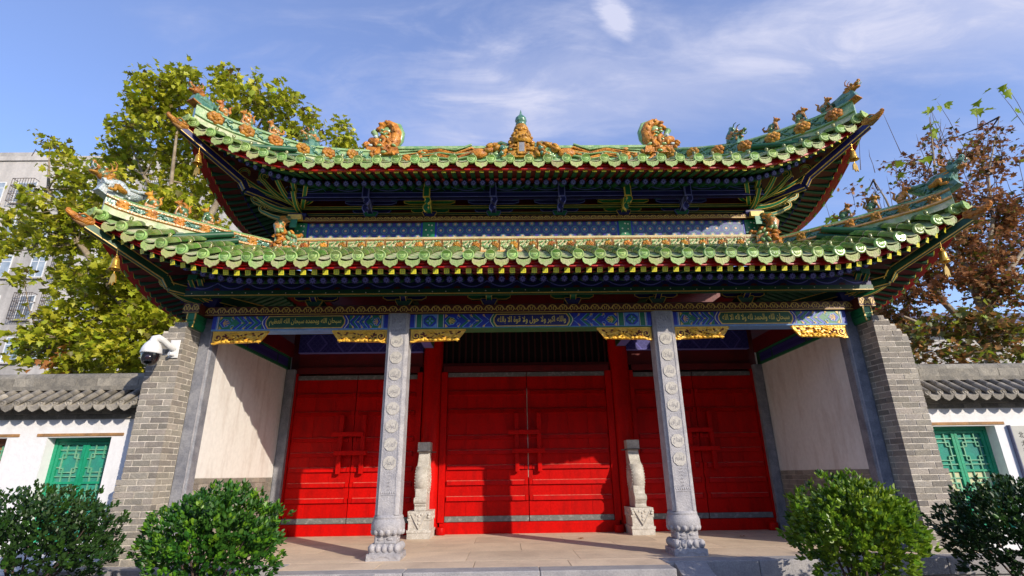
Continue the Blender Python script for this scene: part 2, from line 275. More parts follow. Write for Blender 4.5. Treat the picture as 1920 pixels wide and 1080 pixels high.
# ------------------------------------------------------------------ mesh helpers
class MB:
    def __init__(self): self.v = []; self.f = []; self.m = []; self.s = []
    def add(self, vs, fs, m=0, smooth=False, T=None):
        o = len(self.v)
        self.v += [tuple(T @ Vector(p)) if T is not None else tuple(p) for p in vs]
        for f in fs: self.f.append(tuple(i+o for i in f)); self.m.append(m); self.s.append(smooth)
        return self
    def box(self, x0, x1, y0, y1, z0, z1, m=0, T=None):
        if x0 > x1: x0, x1 = x1, x0
        vs = [(x, y, z) for z in (z0, z1) for y in (y0, y1) for x in (x0, x1)]
        return self.add(vs, [(0, 2, 3, 1), (4, 5, 7, 6), (0, 1, 5, 4), (2, 6, 7, 3), (0, 4, 6, 2), (1, 3, 7, 5)], m, False, T)
    def frust(self, b, t, z0, z1, m=0, T=None):
        """b, t = (half x, half y) at bottom and top"""
        vs = [(sx*h[0], sy*h[1], z) for h, z in ((b, z0), (t, z1)) for sx, sy in ((-1, -1), (1, -1), (1, 1), (-1, 1))]
        return self.add(vs, [(3, 2, 1, 0), (4, 5, 6, 7), (0, 1, 5, 4), (1, 2, 6, 5), (2, 3, 7, 6), (3, 0, 4, 7)], m, False, T)
    def prism(self, poly, T, w, m=0, smooth=False):
        """polygon in local XZ, extruded w along local Y (from -w/2 to w/2)"""
        n = len(poly)
        vs = [(x, -w/2, z) for x, z in poly] + [(x, w/2, z) for x, z in poly]
        fs = [tuple(range(n)), tuple(range(2*n-1, n-1, -1))]
        fs2 = [(i, i+n, (i+1) % n+n, (i+1) % n) for i in range(n)]
        self.add(vs, fs, m, False, T); o = len(self.v)-2*n
        for f in fs2: self.f.append(tuple(i+o for i in f)); self.m.append(m); self.s.append(smooth)
        return self
    def band(self, pts, h0, h1, T, w, m=0):
        """strip along a polyline in local XZ between offsets h0 and h1 (left normal), w thick in local Y"""
        n = len(pts); h0 = h0 if isinstance(h0, list) else [h0]*n; h1 = h1 if isinstance(h1, list) else [h1]*n
        vs = []
        for i, p in enumerate(pts):
            a = pts[max(0, i-1)]; b = pts[min(n-1, i+1)]; tx, tz = b[0]-a[0], b[1]-a[1]; q = math.hypot(tx, tz) or 1
            nx, nz = -tz/q, tx/q
            for h in (h0[i], h1[i]):
                for y in (-w/2, w/2): vs.append((p[0]+nx*h, y, p[1]+nz*h))
        fs = []
        for i in range(n-1):
            a = i*4; b = a+4
            fs += [(a, b, b+2, a+2), (a+1, a+3, b+3, b+1), (a, a+1, b+1, b), (a+2, b+2, b+3, a+3)]
        fs += [(0, 2, 3, 1), (4*n-4, 4*n-3, 4*n-1, 4*n-2)]
        return self.add(vs, fs, m, False, T)
    def rib(self, pts, w, T, m=0):
        """flat ribbon in local XZ at local Y=0, facing -Y"""
        n = len(pts); vs = []; w = w if isinstance(w, list) else [w]*n
        for i, p in enumerate(pts):
            a = pts[max(0, i-1)]; b = pts[min(n-1, i+1)]; tx, tz = b[0]-a[0], b[1]-a[1]; q = math.hypot(tx, tz) or 1
            nx, nz = -tz/q*w[i]/2, tx/q*w[i]/2
            vs += [(p[0]+nx, 0, p[1]+nz), (p[0]-nx, 0, p[1]-nz)]
        return self.add(vs, [(2*i, 2*i+1, 2*i+3, 2*i+2) for i in range(n-1)], m, False, T)
    def poly(self, pts, T, m=0):
        return self.add([(x, 0, z) for x, z in pts], [tuple(range(len(pts)))], m, False, T)
    def lathe(self, prof, n=14, T=None, m=0, smooth=True, a0=0., a1=2*PI):
        full = abs(a1-a0-2*PI) < 1e-6; k = n if full else n+1
        vs = [(r*math.cos(a0+(a1-a0)*j/n), r*math.sin(a0+(a1-a0)*j/n), z) for r, z in prof for j in range(k)]
        fs = []
        for i in range(len(prof)-1):
            for j in range(n):
                j2 = (j+1) % k if full else j+1
                fs.append((i*k+j, i*k+j2, (i+1)*k+j2, (i+1)*k+j))
        return self.add(vs, fs, m, smooth, T)
    def ell(self, c, r, T=None, m=0, n=10, rot=None):
        A = Matrix.Translation(c) @ (rot.to_4x4() if rot is not None else Matrix()) @ Matrix.Diagonal((*r, 1)) if not isinstance(r, (int, float)) else Matrix.Translation(c) @ Matrix.Scale(r, 4)
        if T is not None: A = T @ A
        h = max(4, n*2//3)
        return self.lathe([(max(1e-4, math.sin(PI*i/h)), -math.cos(PI*i/h)) for i in range(h+1)], n, A, m, True)
    def tube(self, pts, r, n=8, m=0, T=None, cap=True):
        pts = [Vector(p) for p in pts]; k = len(pts); r = r if isinstance(r, (list, tuple)) else [r]*k
        t0 = (pts[1]-pts[0]).normalized(); ref = Vector((0, 0, 1)) if abs(t0.z) < .9 else Vector((1, 0, 0)); u = t0.cross(ref).normalized()
        vs = []
        for i in range(k):
            t = (pts[min(k-1, i+1)]-pts[max(0, i-1)]).normalized(); u = (u - t*u.dot(t)).normalized(); v = t.cross(u)
            vs += [pts[i]+(u*math.cos(2*PI*j/n)+v*math.sin(2*PI*j/n))*r[i] for j in range(n)]
        fs = [(i*n+j, i*n+(j+1) % n, (i+1)*n+(j+1) % n, (i+1)*n+j) for i in range(k-1) for j in range(n)]
        self.add(vs, fs, m, True, T)
        if cap: self.add(vs[:n], [tuple(range(n-1, -1, -1))], m, False, T); self.add(vs[-n:], [tuple(range(n))], m, False, T)
        return self
    def text(self, s, T, h, w=None, m=0, depth=0., bold=0.):
        cu = bpy.data.curves.new('t', 'FONT'); cu.body = s; cu.size = 1; cu.resolution_u = 2; cu.offset = bold; cu.extrude = depth
        o = bpy.data.objects.new('t', cu); C.objects.link(o)
        me = bpy.data.meshes.new_from_object(o.evaluated_get(bpy.context.evaluated_depsgraph_get()))
        P = [v.co.copy() for v in me.vertices]; F = [tuple(p.vertices) for p in me.polygons]
        bpy.data.objects.remove(o); bpy.data.curves.remove(cu); bpy.data.meshes.remove(me)
        if not P: return self
        x0 = min(p.x for p in P); x1 = max(p.x for p in P); y0 = min(p.y for p in P); y1 = max(p.y for p in P)
        sy = h/(y1-y0); sx = (w/(x1-x0)) if w else sy
        vs = [((p.x-(x0+x1)/2)*sx, -p.z, (p.y-(y0+y1)/2)*sy) for p in P]
        return self.add(vs, F, m, False, T)
    def mesh(self, name, mats):
        me = bpy.data.meshes.new(name); me.from_pydata(self.v, [], self.f)
        for x in (mats if isinstance(mats, (list, tuple)) else [mats]): me.materials.append(x)
        me.polygons.foreach_set('material_index', self.m); me.polygons.foreach_set('use_smooth', self.s); me.update(); return me
    def build(self, name, mats, parent=None, T=None, kind=None):
        return inst(name, self.mesh(name, mats), parent, T, kind)
def inst(name, me, parent=None, T=None, kind=None):
    o = bpy.data.objects.new(name, me); C.objects.link(o)
    if parent is not None: o.parent = parent
    if T is not None: o.matrix_local = T
    if kind: o['kind'] = kind
    return o
def empty(name, loc, label=None, cat=None, group=None, parent=None):
    o = bpy.data.objects.new(name, None); C.objects.link(o); o.location = loc; o.empty_display_size = .2
    if parent is not None: o.parent = parent
    if label: tag(o, label, cat, group)
    return o
def tag(o, label, cat, group=None):
    o['label'] = label; o['category'] = cat; o['kind'] = 'thing'
    if group: o['group'] = group
    return o
def Tr(x=0, y=0, z=0, rz=0., rx=0., ry=0., s=1.):
    return Matrix.Translation((x, y, z)) @ Matrix.Rotation(rz, 4, 'Z') @ Matrix.Rotation(ry, 4, 'Y') @ Matrix.Rotation(rx, 4, 'X') @ Matrix.Scale(s, 4)
def mir(T): return Matrix.Diagonal((-1, 1, 1, 1)) @ T
def bevel(o, w=.006, seg=2):
    b = o.modifiers.new('bevel', 'BEVEL'); b.width = w; b.segments = seg; b.limit_method = 'ANGLE'; b.angle_limit = R(40); return o
def spiral(cx, cz, r0, r1, a0, turns, n=14):
    return [(cx+(r0+(r1-r0)*i/n)*math.cos(a0+turns*2*PI*i/n), cz+(r0+(r1-r0)*i/n)*math.sin(a0+turns*2*PI*i/n)) for i in range(n+1)]
# arabic shaping: pick joined forms, then order right to left for the left-to-right text object
_FORM = {}
for cp in list(range(0xFE80, 0xFEFD)):
    d = unicodedata.decomposition(chr(cp)).split()
    if d and d[0] in ('<isolated>', '<initial>', '<medial>', '<final>'): _FORM[(''.join(chr(int(x, 16)) for x in d[1:]), d[0][1:-1])] = chr(cp)
def arabic(s):
    words = []
    for w in s.split(' '):
        w = w.replace('\u0644\u0627', '\ue000'); g = ['\u0644\u0627' if c == '\ue000' else c for c in w]; o = []
        for i, c in enumerate(g):
            pv = i > 0 and (g[i-1], 'initial') in _FORM
            nx = i < len(g)-1 and (c, 'initial') in _FORM and (g[i+1], 'final') in _FORM
            f = 'medial' if pv and nx else 'final' if pv else 'initial' if nx else 'isolated'
            o.append(_FORM.get((c, f), c[0]))
        words.append(''.join(reversed(o)))
    return ' '.join(reversed(words))

# ================================================================== SETTING: ground, platform
g = MB(); g.add([(-900, -900, -.45), (900, -900, -.45), (900, 900, -.45), (-900, 900, -.45)], [(0, 1, 2, 3)])
o = g.build('ground', M['ground']); o['kind'] = 'structure'
plat = MB().box(-6.3, 6.3, -.58, 6.5, -.449, -.035).box(-3.2, 1.55, -1.10, -.585, -.449, -.035).build('platform', M['kerb']); plat['kind'] = 'structure'
_rr = random.Random(5)
ys = [-.30, .62, 1.56, 2.5, 3.3]; 
for j in range(4):
    xs = [-6.0]; off = .75 if j % 2 else 0
    x = -6.0 + .55 + off
    while x < 5.9: xs.append(x); x += 1.5
    xs.append(6.0)
    for i in range(len(xs)-1):
        MB().box(xs[i]+.003, xs[i+1]-.003, ys[j]+.003, ys[j+1]-.003, -.034, _rr.uniform(-.0015, .0)).build('paving_slab', M['floor'], plat)
for i in range(4):   # slabs of the projecting landing
    x0 = -3.2+i*1.19; MB().box(x0+.003, x0+1.184, -.84, -.306, -.034, -.001).build('paving_slab', M['floor'], plat)
def kerbs(x0, x1, y0, y1, n):
    for i in range(n):
        a = x0+(x1-x0)*i/n; b = x0+(x1-x0)*(i+1)/n
        bevel(MB().box(a+.003, b-.003, y0, y1, -.20, _rr.uniform(-.002, .003)).build('kerb_stone', M['kerb'], plat), .012)
kerbs(-3.2, 1.55, -1.14, -.843, 3); kerbs(1.556, 6.3, -.62, -.306, 4); kerbs(-6.3, -3.206, -.62, -.306, 3)
# sloping cheek stones either side of the steps, and the steps
for sx, y0 in ((-2.12, -1.145), (1.86, -.66)):
    P = [(y0, -.004), (y0-.02, -.004), (y0-1.25, -.43), (y0-1.25, -.449), (y0, -.449)]
    b = MB(); n = 5; hw = .2
    b.add([(sx-hw, p[0], p[1]) for p in P]+[(sx+hw, p[0], p[1]) for p in P], [tuple(range(n)), tuple(range(2*n-1, n-1, -1))]+[(i, i+n, (i+1) % n+n, (i+1) % n) for i in range(n)])
    bevel(b.build('cheek_stone', M['kerb'], plat), .01)
bevel(MB().box(-1.9, 1.64, -1.50, -1.147, -.449, -.155).build('step', M['kerb'], plat), .012)
bevel(MB().box(-1.9, 1.64, -1.86, -1.506, -.449, -.30).build('step', M['kerb'], plat), .012)

# ================================================================== GATEHOUSE
gate = empty('gatehouse', (0, 0, 0), 'ornate gatehouse with red doors under two tiers of upturned green glazed roofs', 'gatehouse')
F = lambda y: Matrix.Translation((0, y, 0))          # front facing decoration plane at depth y

# ---- front columns
WORDS = ['الرحمن', 'الرحيم', 'الملك', 'القدوس', 'السلام', 'المؤمن', 'العزيز', 'الجبار', 'الخالق', 'البارئ', 'الغفار', 'القهار', 'الوهاب', 'الرزاق', 'الفتاح', 'العليم']
def column(cx, words):
    s = .165; c = .042
    pf = [(-s+c, -s), (s-c, -s), (s, -s+c), (s, s-c), (s-c, s), (-s+c, s), (-s, s-c), (-s, -s+c)]
    b = MB(); n = 8; z0, z1 = .55, 3.41
    b.add([(cx+x, y, z0) for x, y in pf]+[(cx+x, y, z1) for x, y in pf], [tuple(range(7, -1, -1)), tuple(range(8, 16))]+[(i, (i+1) % 8, (i+1) % 8+8, i+8) for i in range(8)])
    col = b.build('column', M['stone'], gate)
    # raised fillets along the front edges
    f = MB()
    for sx in (-1, 1): f.box(cx+sx*(s-c-.003), cx+sx*(s-c-.020), -s-.006, -s+.001, z0+.01, z1-.01)
    f.box(cx-s+c+.020, cx+s-c-.020, -s-.006, -s+.001, 3.09, 3.12); f.box(cx-s+c+.020, cx+s-c-.020, -s-.006, -s+.001, 3.20, 3.23)
    f.box(cx-s+c+.020, cx+s-c-.020, -s-.006, -s+.001, .80, .812)
    for i in range(7):
        f.ell((cx-.09+.03*i, -s, 3.155), (.013, .007, .024), n=6); f.ell((cx-.09+.03*i, -s, .835), (.012, .006, .02), n=6)
    for i in range(5): f.ell((cx-.075+.0375*i, -s, 3.29+.02*math.sin(i*2)), (.02, .008, .03), n=7)
    f.build('column_carving', M['stone'], col)
    for i in range(8):
        zc = 2.968-.2487*i; md = MB()
        pts = []
        for k in range(40):
            a = 2*PI*k/40; r = .088*(1+.055*abs(math.sin(4*a))); pts.append((r*math.cos(a), r*math.sin(a)))
        md.prism(pts, Tr(cx-.0, -s-.004, zc), .012, 0)
        md.text(arabic(words[i]), Tr(cx, -s-.0115, zc, 0) @ Matrix.Rotation(R(12), 4, 'Y'), .10, .125, 1, bold=.004)
        md.build('medallion', [M['medal'], M['stone_dk']], col)
    # faint engraved column of script
    e = MB()
    for k in range(7): e.text(arabic(random.choice(words))[:3], Tr(cx, -s-.002, 1.10-.045*k), .03, .05, 0, bold=.003)
    e.build('engraving', M['stone_dk'], col)
    # base: scroll plinth, lotus ring, neck, lotus bowl
    p = MB(); h = .222
    p.box(cx-h, cx+h, -h, h, 0, .085)
    for q in range(4):
        A = Tr(cx, 0, 0, q*PI/2)
        p.band([(-.20, .02), (-.16, .055), (-.10, .03), (-.04, .06), (.04, .06), (.10, .03), (.16, .055), (.20, .02)], -.009, .009, A @ Tr(0, -h, 0), .016)
        for k in range(5):
            p.ell((-.165+.0825*k, -.165, .145), (.045, .055, .06), A, n=8)
        p.box(-.13, .13, -.148, -.13, .205, .30, 0, A)
        p.ell((-.07, -.146, .25), (.045, .014, .02), A, n=7); p.ell((.06, -.146, .255), (.05, .014, .022), A, n=7); p.box(-.008, .008, -.155, -.14, .21, .30, 0, A)
    p.box(cx-.19, cx+.19, -.19, .19, .085, .19); p.box(cx-.14, cx+.14, -.14, .14, .18, .31)
    p.lathe([(.001, .29), (.15, .29), (.205, .325), (.228, .38), (.226, .44), (.205, .495), (.198, .505), (.205, .512), (.20, .53), (.19, .55), (.001, .552)], 28, Tr(cx, 0, 0))
    for k in range(14):
        a = 2*PI*k/14; p.ell((cx+.195*math.cos(a), .195*math.sin(a), .345), (.042, .042, .05), n=7)
    p.build('column_base', M['pstone'] if False else M['stone'], col)
    return col
column(-2.045, WORDS[:8]); column(2.03, WORDS[8:])

# ---- corner posts of blue-grey stone and their scroll beam ends
for s in (-1, 1):
    P = [(4.92, .04), (4.94, .02), (5.125, .02), (5.125, .20), (4.92, .20)]; b = MB(); n = 5
    b.add([(s*x, y, 0) for x, y in P]+[(s*x, y, 3.405) for x, y in P], [tuple(range(n)), tuple(range(2*n-1, n-1, -1))]+[(i, i+n, (i+1) % n+n, (i+1) % n) for i in range(n)])
    po = bevel(b.build('stone_post', M['bstone'], gate), .006)
    MB().box(s*4.945, s*4.962, .010, .021, .02, 3.40).build('post_fillet', M['stone'], po)
    e = MB(); q = [(-.075, 3.405), (.075, 3.405), (.075, 3.32), (.062, 3.30), (.078, 3.27), (.062, 3.235), (.05, 3.19), (-.05, 3.19), (-.062, 3.235), (-.078, 3.27), (-.062, 3.30), (-.075, 3.32)]
    e.prism([(x*.8, z) for x, z in q], Tr(s*5.13, -.09, 0), .40, 0)
    for zz in (3.30, 3.245): e.tube([(s*5.13-.058, -.292, zz), (s*5.13+.058, -.292, zz)], .014, 6, 0)
    for sx in (-1, 1): e.band([(sx*.058, 3.405), (sx*.06, 3.32), (sx*.05, 3.30), (sx*.06, 3.27), (sx*.05, 3.235), (sx*.045, 3.19)], -.008, .008, Tr(s*5.13, -.292, 0), .014, 1)
    e.rib([(0, 0), (0, .001)], .001, Tr(s*5.13, -.3, 3.3), 1)
    e.build('scroll_beam_end', [M['green'], M['goldl']], gate)
    # back posts, red edge posts
    bevel(MB().box(s*4.74, s*4.915, 2.86, 2.99, 0, 3.15).build('stone_post', M['bstone'], gate), .006)

# ---- side walls of the porch
for s in (-1, 1):
    w = MB().box(s*4.925, s*5.13, .202, 3.2, 1.06, 3.15).build('porch_side_wall', M['plaster'], gate)
    d = MB().box(s*4.93, s*5.13, .202, 3.2, 0, 1.058).build('brick_dado', M['mortar'], gate)
    bl, bh = .265, .077
    for r in range(13):
        z0 = r*.0814; y = .203 - (.13 if r % 2 else 0)
        while y < 2.85:
            a, c = max(y, .203), min(y+bl-.008, 2.855)
            if c-a > .04: MB().box(s*(4.918+_rr.uniform(0, .003)), s*4.99, a, c, z0+.004, z0+bh).build('brick', M['brick'], d)
            y += bl
    b = MB(); b.box(s*4.90, s*5.13, .202, 2.99, 3.152, 3.42, 0); b.box(s*4.893, s*5.0, .202, 2.86, 3.150, 3.19, 1); b.box(s*4.893, s*5.0, .202, 2.86, 3.385, 3.42, 1)
    T = Matrix(((0, s, 0, s*4.897), (1, 0, 0, 0), (0, 0, 1, 0), (0, 0, 0, 1)))
    for y0, y1 in ((.5, 1.05), (1.1, 2.3), (2.35, 2.84)):
        b.box(s*4.895, s*4.95, y0, y1, 3.205, 3.372, 2)
    b.build('side_beam', [M['dgreen'], M['green'], M['diamond']], gate)

# ---- the door wall
def door(cx, w, z0, z1, sides):
    d = None
    hw = w/2
    rails = [.553, .82, 1.10, 1.385, 1.64, 1.885, 2.31, 2.68]
    rails = [.38+.30, 0.60]
    zs = [z0+(z1-z0)*k for k in (.145, .245, .345, .445, .545, .725, .855)]
    for s in (-1, 1):
        x0, x1 = (cx-hw, cx-.006) if s < 0 else (cx+.006, cx+hw)
        lf = MB().box(x0, x1, 3.02, 3.08, z0, z1).build('door_leaf', M['red'], gate)
        n = max(2, round((x1-x0)/.38))
        for i in range(n):
            a = x0+(x1-x0)*i/n; c = x0+(x1-x0)*(i+1)/n
            MB().box(a+.0015, c-.0015, 3.0+_rr.uniform(0, .002), 3.021, z0+.10, z1-.09).build('door_plank', M['red'], lf)
        for z in zs:
            e0, e1 = (x0+.03, x1-.075) if s < 0 else (x0+.075, x1-.03)
            h = .044; b = MB()
            b.add([(e0, 3.0, z-h), (e1, 3.0, z-h), (e1, 2.958, z-h), (e0, 2.958, z-h), (e0, 3.0, z+h), (e1, 3.0, z+h), (e1, 2.972, z+h-.012), (e0, 2.972, z+h-.012)], [(0, 1, 2, 3), (3, 2, 6, 7), (0, 3, 7, 4), (1, 5, 6, 2)])
            b.add([b.v[i] for i in (4, 5, 6, 7)], [(0, 3, 2, 1)], 1)
            b.build('door_rail', [M['red'], M['dust']], lf)
            MB().box(e1+.008 if s < 0 else e0-.07, e1+.07 if s < 0 else e0-.008, 2.968, 3.0, z-h, z+h).build('door_stile_block', M['red'], lf)
        for za, zb in ((z0, z0+.095), (z1-.085, z1)):
            MB().box(x0+.002, x1-.004, 2.985, 3.019, za, zb).build('weather_strip', M['strip'], lf)
        bx = cx+s*.222
        bevel(MB().box(bx-.042, bx+.042, 2.885, 2.955, 1.10, 2.225).build('handle_bar', M['red'], lf), .008)
        for zz in (1.43, 1.79): MB().box(bx-.03, bx+.03, 2.95, 3.0, zz-.03, zz+.03).build('handle_stud', M['red'], lf)
    for zz, x0, x1 in ((1.49, cx-.32, cx+.33), (1.845, cx-.40, cx+.24)):
        bevel(MB().box(x0, x1, 2.845, 2.884, zz-.042, zz+.042).build('door_bolt', M['red'], gate), .006)
    return
door(.02, 3.25, .215, 3.06, 0); door(-3.47, 2.46, .215, 3.03, 0); door(3.47, 2.46, .215, 3.03, 0)
MB().box(.003, .034, 3.012, 3.016, 1.0, 2.72).box(.003, .034, 3.012, 3.016, 2.73, 2.735).build('gap_daylight_strip', M['bwhite'], gate)  # white strip standing in for daylight through the gap between the leaves
for x0, x1 in ((-4.74, -2.20), (-1.70, 1.74), (2.22, 4.74)):
    MB().box(x0, x1, 2.98, 3.10, 0.002, .205).build('threshold', M['red'], gate)
    MB().box(x0, x1, 2.97, 3.10, 3.075, 3.20).build('door_lintel', M['dred'], gate)
for cx in (-1.66, 1.70, -4.62, 4.62):
    p = MB().lathe([(.001, 0), (.085, 0), (.09, .015), (.09, .12), (.08, .135), (.001, .136)], 12).build('door_pivot', M['red'], gate, Tr(cx, 2.89, .002))
for cx in (-1.93, 1.97):
    p = MB().lathe([(.2, 0), (.2, 4.3)], 22).build('red_column', M['red'], gate, Tr(cx, 3.06, .002))
for x0, x1 in ((-2.235, -2.13), (-1.735, -1.61), (1.65, 1.775), (2.15, 2.235), (-4.78, -4.705), (4.705, 4.78)):
    MB().box(x0, x1, 2.955, 3.085, .206, 3.074).build('door_jamb', M['red'], gate)
# above the side doors: red board, blue diamond beam; above the middle: lattice
for s in (-1, 1):
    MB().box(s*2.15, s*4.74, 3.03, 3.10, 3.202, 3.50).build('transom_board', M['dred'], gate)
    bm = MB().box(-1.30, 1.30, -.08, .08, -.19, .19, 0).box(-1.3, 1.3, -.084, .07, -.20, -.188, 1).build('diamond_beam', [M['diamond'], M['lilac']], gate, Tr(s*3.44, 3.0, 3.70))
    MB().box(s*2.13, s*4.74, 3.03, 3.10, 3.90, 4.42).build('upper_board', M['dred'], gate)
    # tie beam from red column to front column
    t = MB().box(-.10, .10, .17, 2.86, 3.56, 3.86, 0).box(-.094, .094, 2.30, 2.80, 3.556, 3.561, 2).box(-.09, .09, 2.12, 2.26, 3.556, 3.561, 1).box(-.09, .09, .3, 2.0, 3.556, 3.561, 3)
    t.build('tie_beam', [M['dgreen'], M['blue'], M['lilac'], M['dblue']], gate, Tr(s*2.0, 0, 0))
    MB().box(s*4.86, s*5.1, .45, 2.99, 3.422, 3.70).build('side_purlin', M['dred'], gate)
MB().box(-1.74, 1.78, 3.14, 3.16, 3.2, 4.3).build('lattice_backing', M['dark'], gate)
for k in range(26):
    x = -1.66+k*.1345; MB().box(x-.016, x+.016, 3.05, 3.09, 3.26, 4.2).build('lattice_bar', M['lattice'], gate)
MB().box(-1.73, 1.77, 3.03, 3.10, 3.20, 3.27).build('lattice_rail', M['dred'], gate)
MB().box(-1.73, 1.77, 3.03, 3.10, 3.98, 4.05).build('lattice_rail', M['dred'], gate)
MB().box(-4.95, 4.95, 3.165, 3.24, 0.002, 5.4).build('wall_and_added_backing', M['dred'], gate)  # wall above the doors; its added lower part blocks daylight through door gaps
# rear gable walls under the roof
for s in (-1, 1): MB().box(s*4.93, s*5.4, 3.21, 4.6, 0, 3.5).build('rear_side_wall', M['mortar'], gate)

# ---- painted front beam with inscriptions
def frame_hex(x0, x1, z0, z1, e): return [(x0+e, z0), (x1-e, z0), (x1, z0+e*1.6), (x1, z1-e*1.6), (x1-e, z1), (x0+e, z1), (x0, z1-e*1.6), (x0, z0+e*1.6)]
BM = [M['blue'], M['green'], M['lblue'], M['bwhite'], M['goldl'], M['dblue'], M['dgreen'], M['script']]
YB = -.095
def arabesque(b, xa, xb, y, inv, flip):
    """chevrons and palmette between xa (outer) and xb (inner panel side)"""
    z0, z1 = 3.195, 3.40; zc = (z0+z1)/2; L = abs(xb-xa); sg = 1 if xb > xa else -1
    c1, c2 = (1, 0) if inv else (0, 1)
    T = lambda k: Matrix.Translation((0, y-.002*k, 0))
    X = lambda t: xa+sg*L*t
    b.poly(sorted([(X(0), z0), (X(1), z0), (X(1), z1), (X(0), z1)], key=lambda p: math.atan2(p[1]-zc, p[0]-(xa+xb)/2)), T(1), c2)
    hz = (z1-z0)/2-.004
    def chev(t, w, m, k, d=.16):
        b.rib([(X(t), zc-hz), (X(t+d), zc), (X(t), zc+hz)], w, T(k), m)
    # palmette with its gold star
    b.poly([(X(.02), zc), (X(.10), zc-.062), (X(.20), zc-.05), (X(.26), zc), (X(.20), zc+.05), (X(.10), zc+.062)][::sg], T(2), c1)
    b.rib([(X(.02), zc), (X(.10), zc-.066), (X(.20), zc-.053), (X(.27), zc), (X(.20), zc+.053), (X(.10), zc+.066), (X(.02), zc)], .010, T(3), 2)
    for a in range(-2, 3): b.rib([(X(.10), zc), (X(.10+.14*math.cos(a*.6)), zc+.05*math.sin(a*.8))], [.006, .016], T(4), 4)
    for t, m in ((.36, c1), (.50, 0), (.64, c1), (.80, 0)):
        chev(t, .036, m, 2); chev(t+.045, .012, 2, 3)
    for sz in (-1, 1):
        b.rib([(x, z) for x, z in [(X(.32)+.028*sg*math.cos(q*.7), zc+sz*.055+.022*math.sin(q*.7)) for q in range(8)]], .009, T(4), 2)
        b.rib([(x, z) for x, z in [(X(.60)+.022*sg*math.cos(q*.7+2), zc+sz*.062+.02*math.sin(q*.7+2)) for q in range(8)]], .008, T(4), 2)
        for t in (.30, .58, .86): b.rib([(X(t), zc+sz*(hz-.002)), (X(t+.05), zc+sz*(hz-.045))], [.03, .004], T(4), 4)
        b.rib([(X(.05), zc+sz*(hz)), (X(.02), zc+sz*(hz-.05))], [.045, .004], T(4), 4)
    b.rib([(X(.70), zc), (X(.76), zc)], [.02, .012], T(4), 4); b.rib([(X(.52), zc), (X(.57), zc)], [.02, .012], T(4), 4)
def beam(xa, xb, px0, px1, text, tm, bgm, wide):
    b = MB(); b.box(xa, xb, YB, .16, 3.185, 3.408, 0)
    b.box(xa, xb, YB-.001, .158, 3.178, 3.196, 1 if wide else 2); b.box(xa, xb, YB-.004, YB, 3.19, 3.199, 3 if False else 2)
    T = lambda k: Matrix.Translation((0, YB-.002*k, 0))
    x = xa+.10
    ends = []
    for sg, e in ((1, xa), (-1, xb)):
        x = e+sg*.07
        b.rib([(x, 3.197), (x, 3.405)], .012, T(2), 2); x += sg*.02; b.rib([(x, 3.197), (x, 3.405)], .016, T(2), 3); x += sg*.014
        if wide:
            b.rib([(x+sg*.035, 3.197), (x+sg*.035, 3.405)], .07, T(2), 1); b.rib([(x+sg*.075, 3.197), (x+sg*.075, 3.405)], .01, T(2), 3)
            xs = x+sg*.20; b.rib([(xs, 3.197), (xs, 3.405)], .22, T(2), 2)
            b.poly([(xs+.105*math.cos(q*PI/4+PI/8), 3.30+.095*math.sin(q*PI/4+PI/8)) for q in range(8)], T(3), 0)
            b.poly([(xs+.08*math.cos(q*PI/2), 3.30+.08*math.sin(q*PI/2)) for q in range(4)], T(4), 1)
            for q in range(4): b.rib([(xs+.012*math.cos(q*PI/2), 3.30+.012*math.sin(q*PI/2)), (xs+.035*math.cos(q*PI/2), 3.30+.035*math.sin(q*PI/2)), (xs+.058*math.cos(q*PI/2), 3.30+.058*math.sin(q*PI/2))], [.008, .03, .006], T(5), 2)
            x += sg*.32; b.rib([(x, 3.197), (x, 3.405)], .01, T(2), 3); b.rib([(x+sg*.045, 3.197), (x+sg*.045, 3.405)], .07, T(2), 1); x += sg*.09; b.rib([(x, 3.197), (x, 3.405)], .01, T(2), 3); x += sg*.012
        ends.append(x)
    arabesque(b, ends[0], px0-.09, YB, wide, 1); arabesque(b, ends[1], px1+.09, YB, wide, -1)
    for k, (g, m) in enumerate(((.10, 5), (.085, 3), (.068, 1 if wide else 0), (.03, 4), (.014, 5 if wide else 6))):
        b.poly(frame_hex(px0-g, px1+g, 3.30-.075-min(g, .033)*.85, 3.30+.075+min(g, .033)*.85, .035+g*.2), T(5+k), m)
    b.text(arabic(text), T(10.5) @ Tr((px0+px1)/2, 0, 3.30), .125, (px1-px0)-.06, 7, bold=.014)
    return b.build('painted_beam', BM, gate)
beam(-4.91, -2.215, -4.06, -2.90, 'سبحان الله وبحمده سبحان الله العظيم', 4, 1, False)
beam(-1.875, 1.86, -.56, .56, 'والله اكبر ولا حول ولا قوة الا بالله', 3, 5, True)
beam(2.20, 4.91, 2.93, 4.04, 'سبحان الله والحمد لله ولا اله الا الله', 4, 1, False)

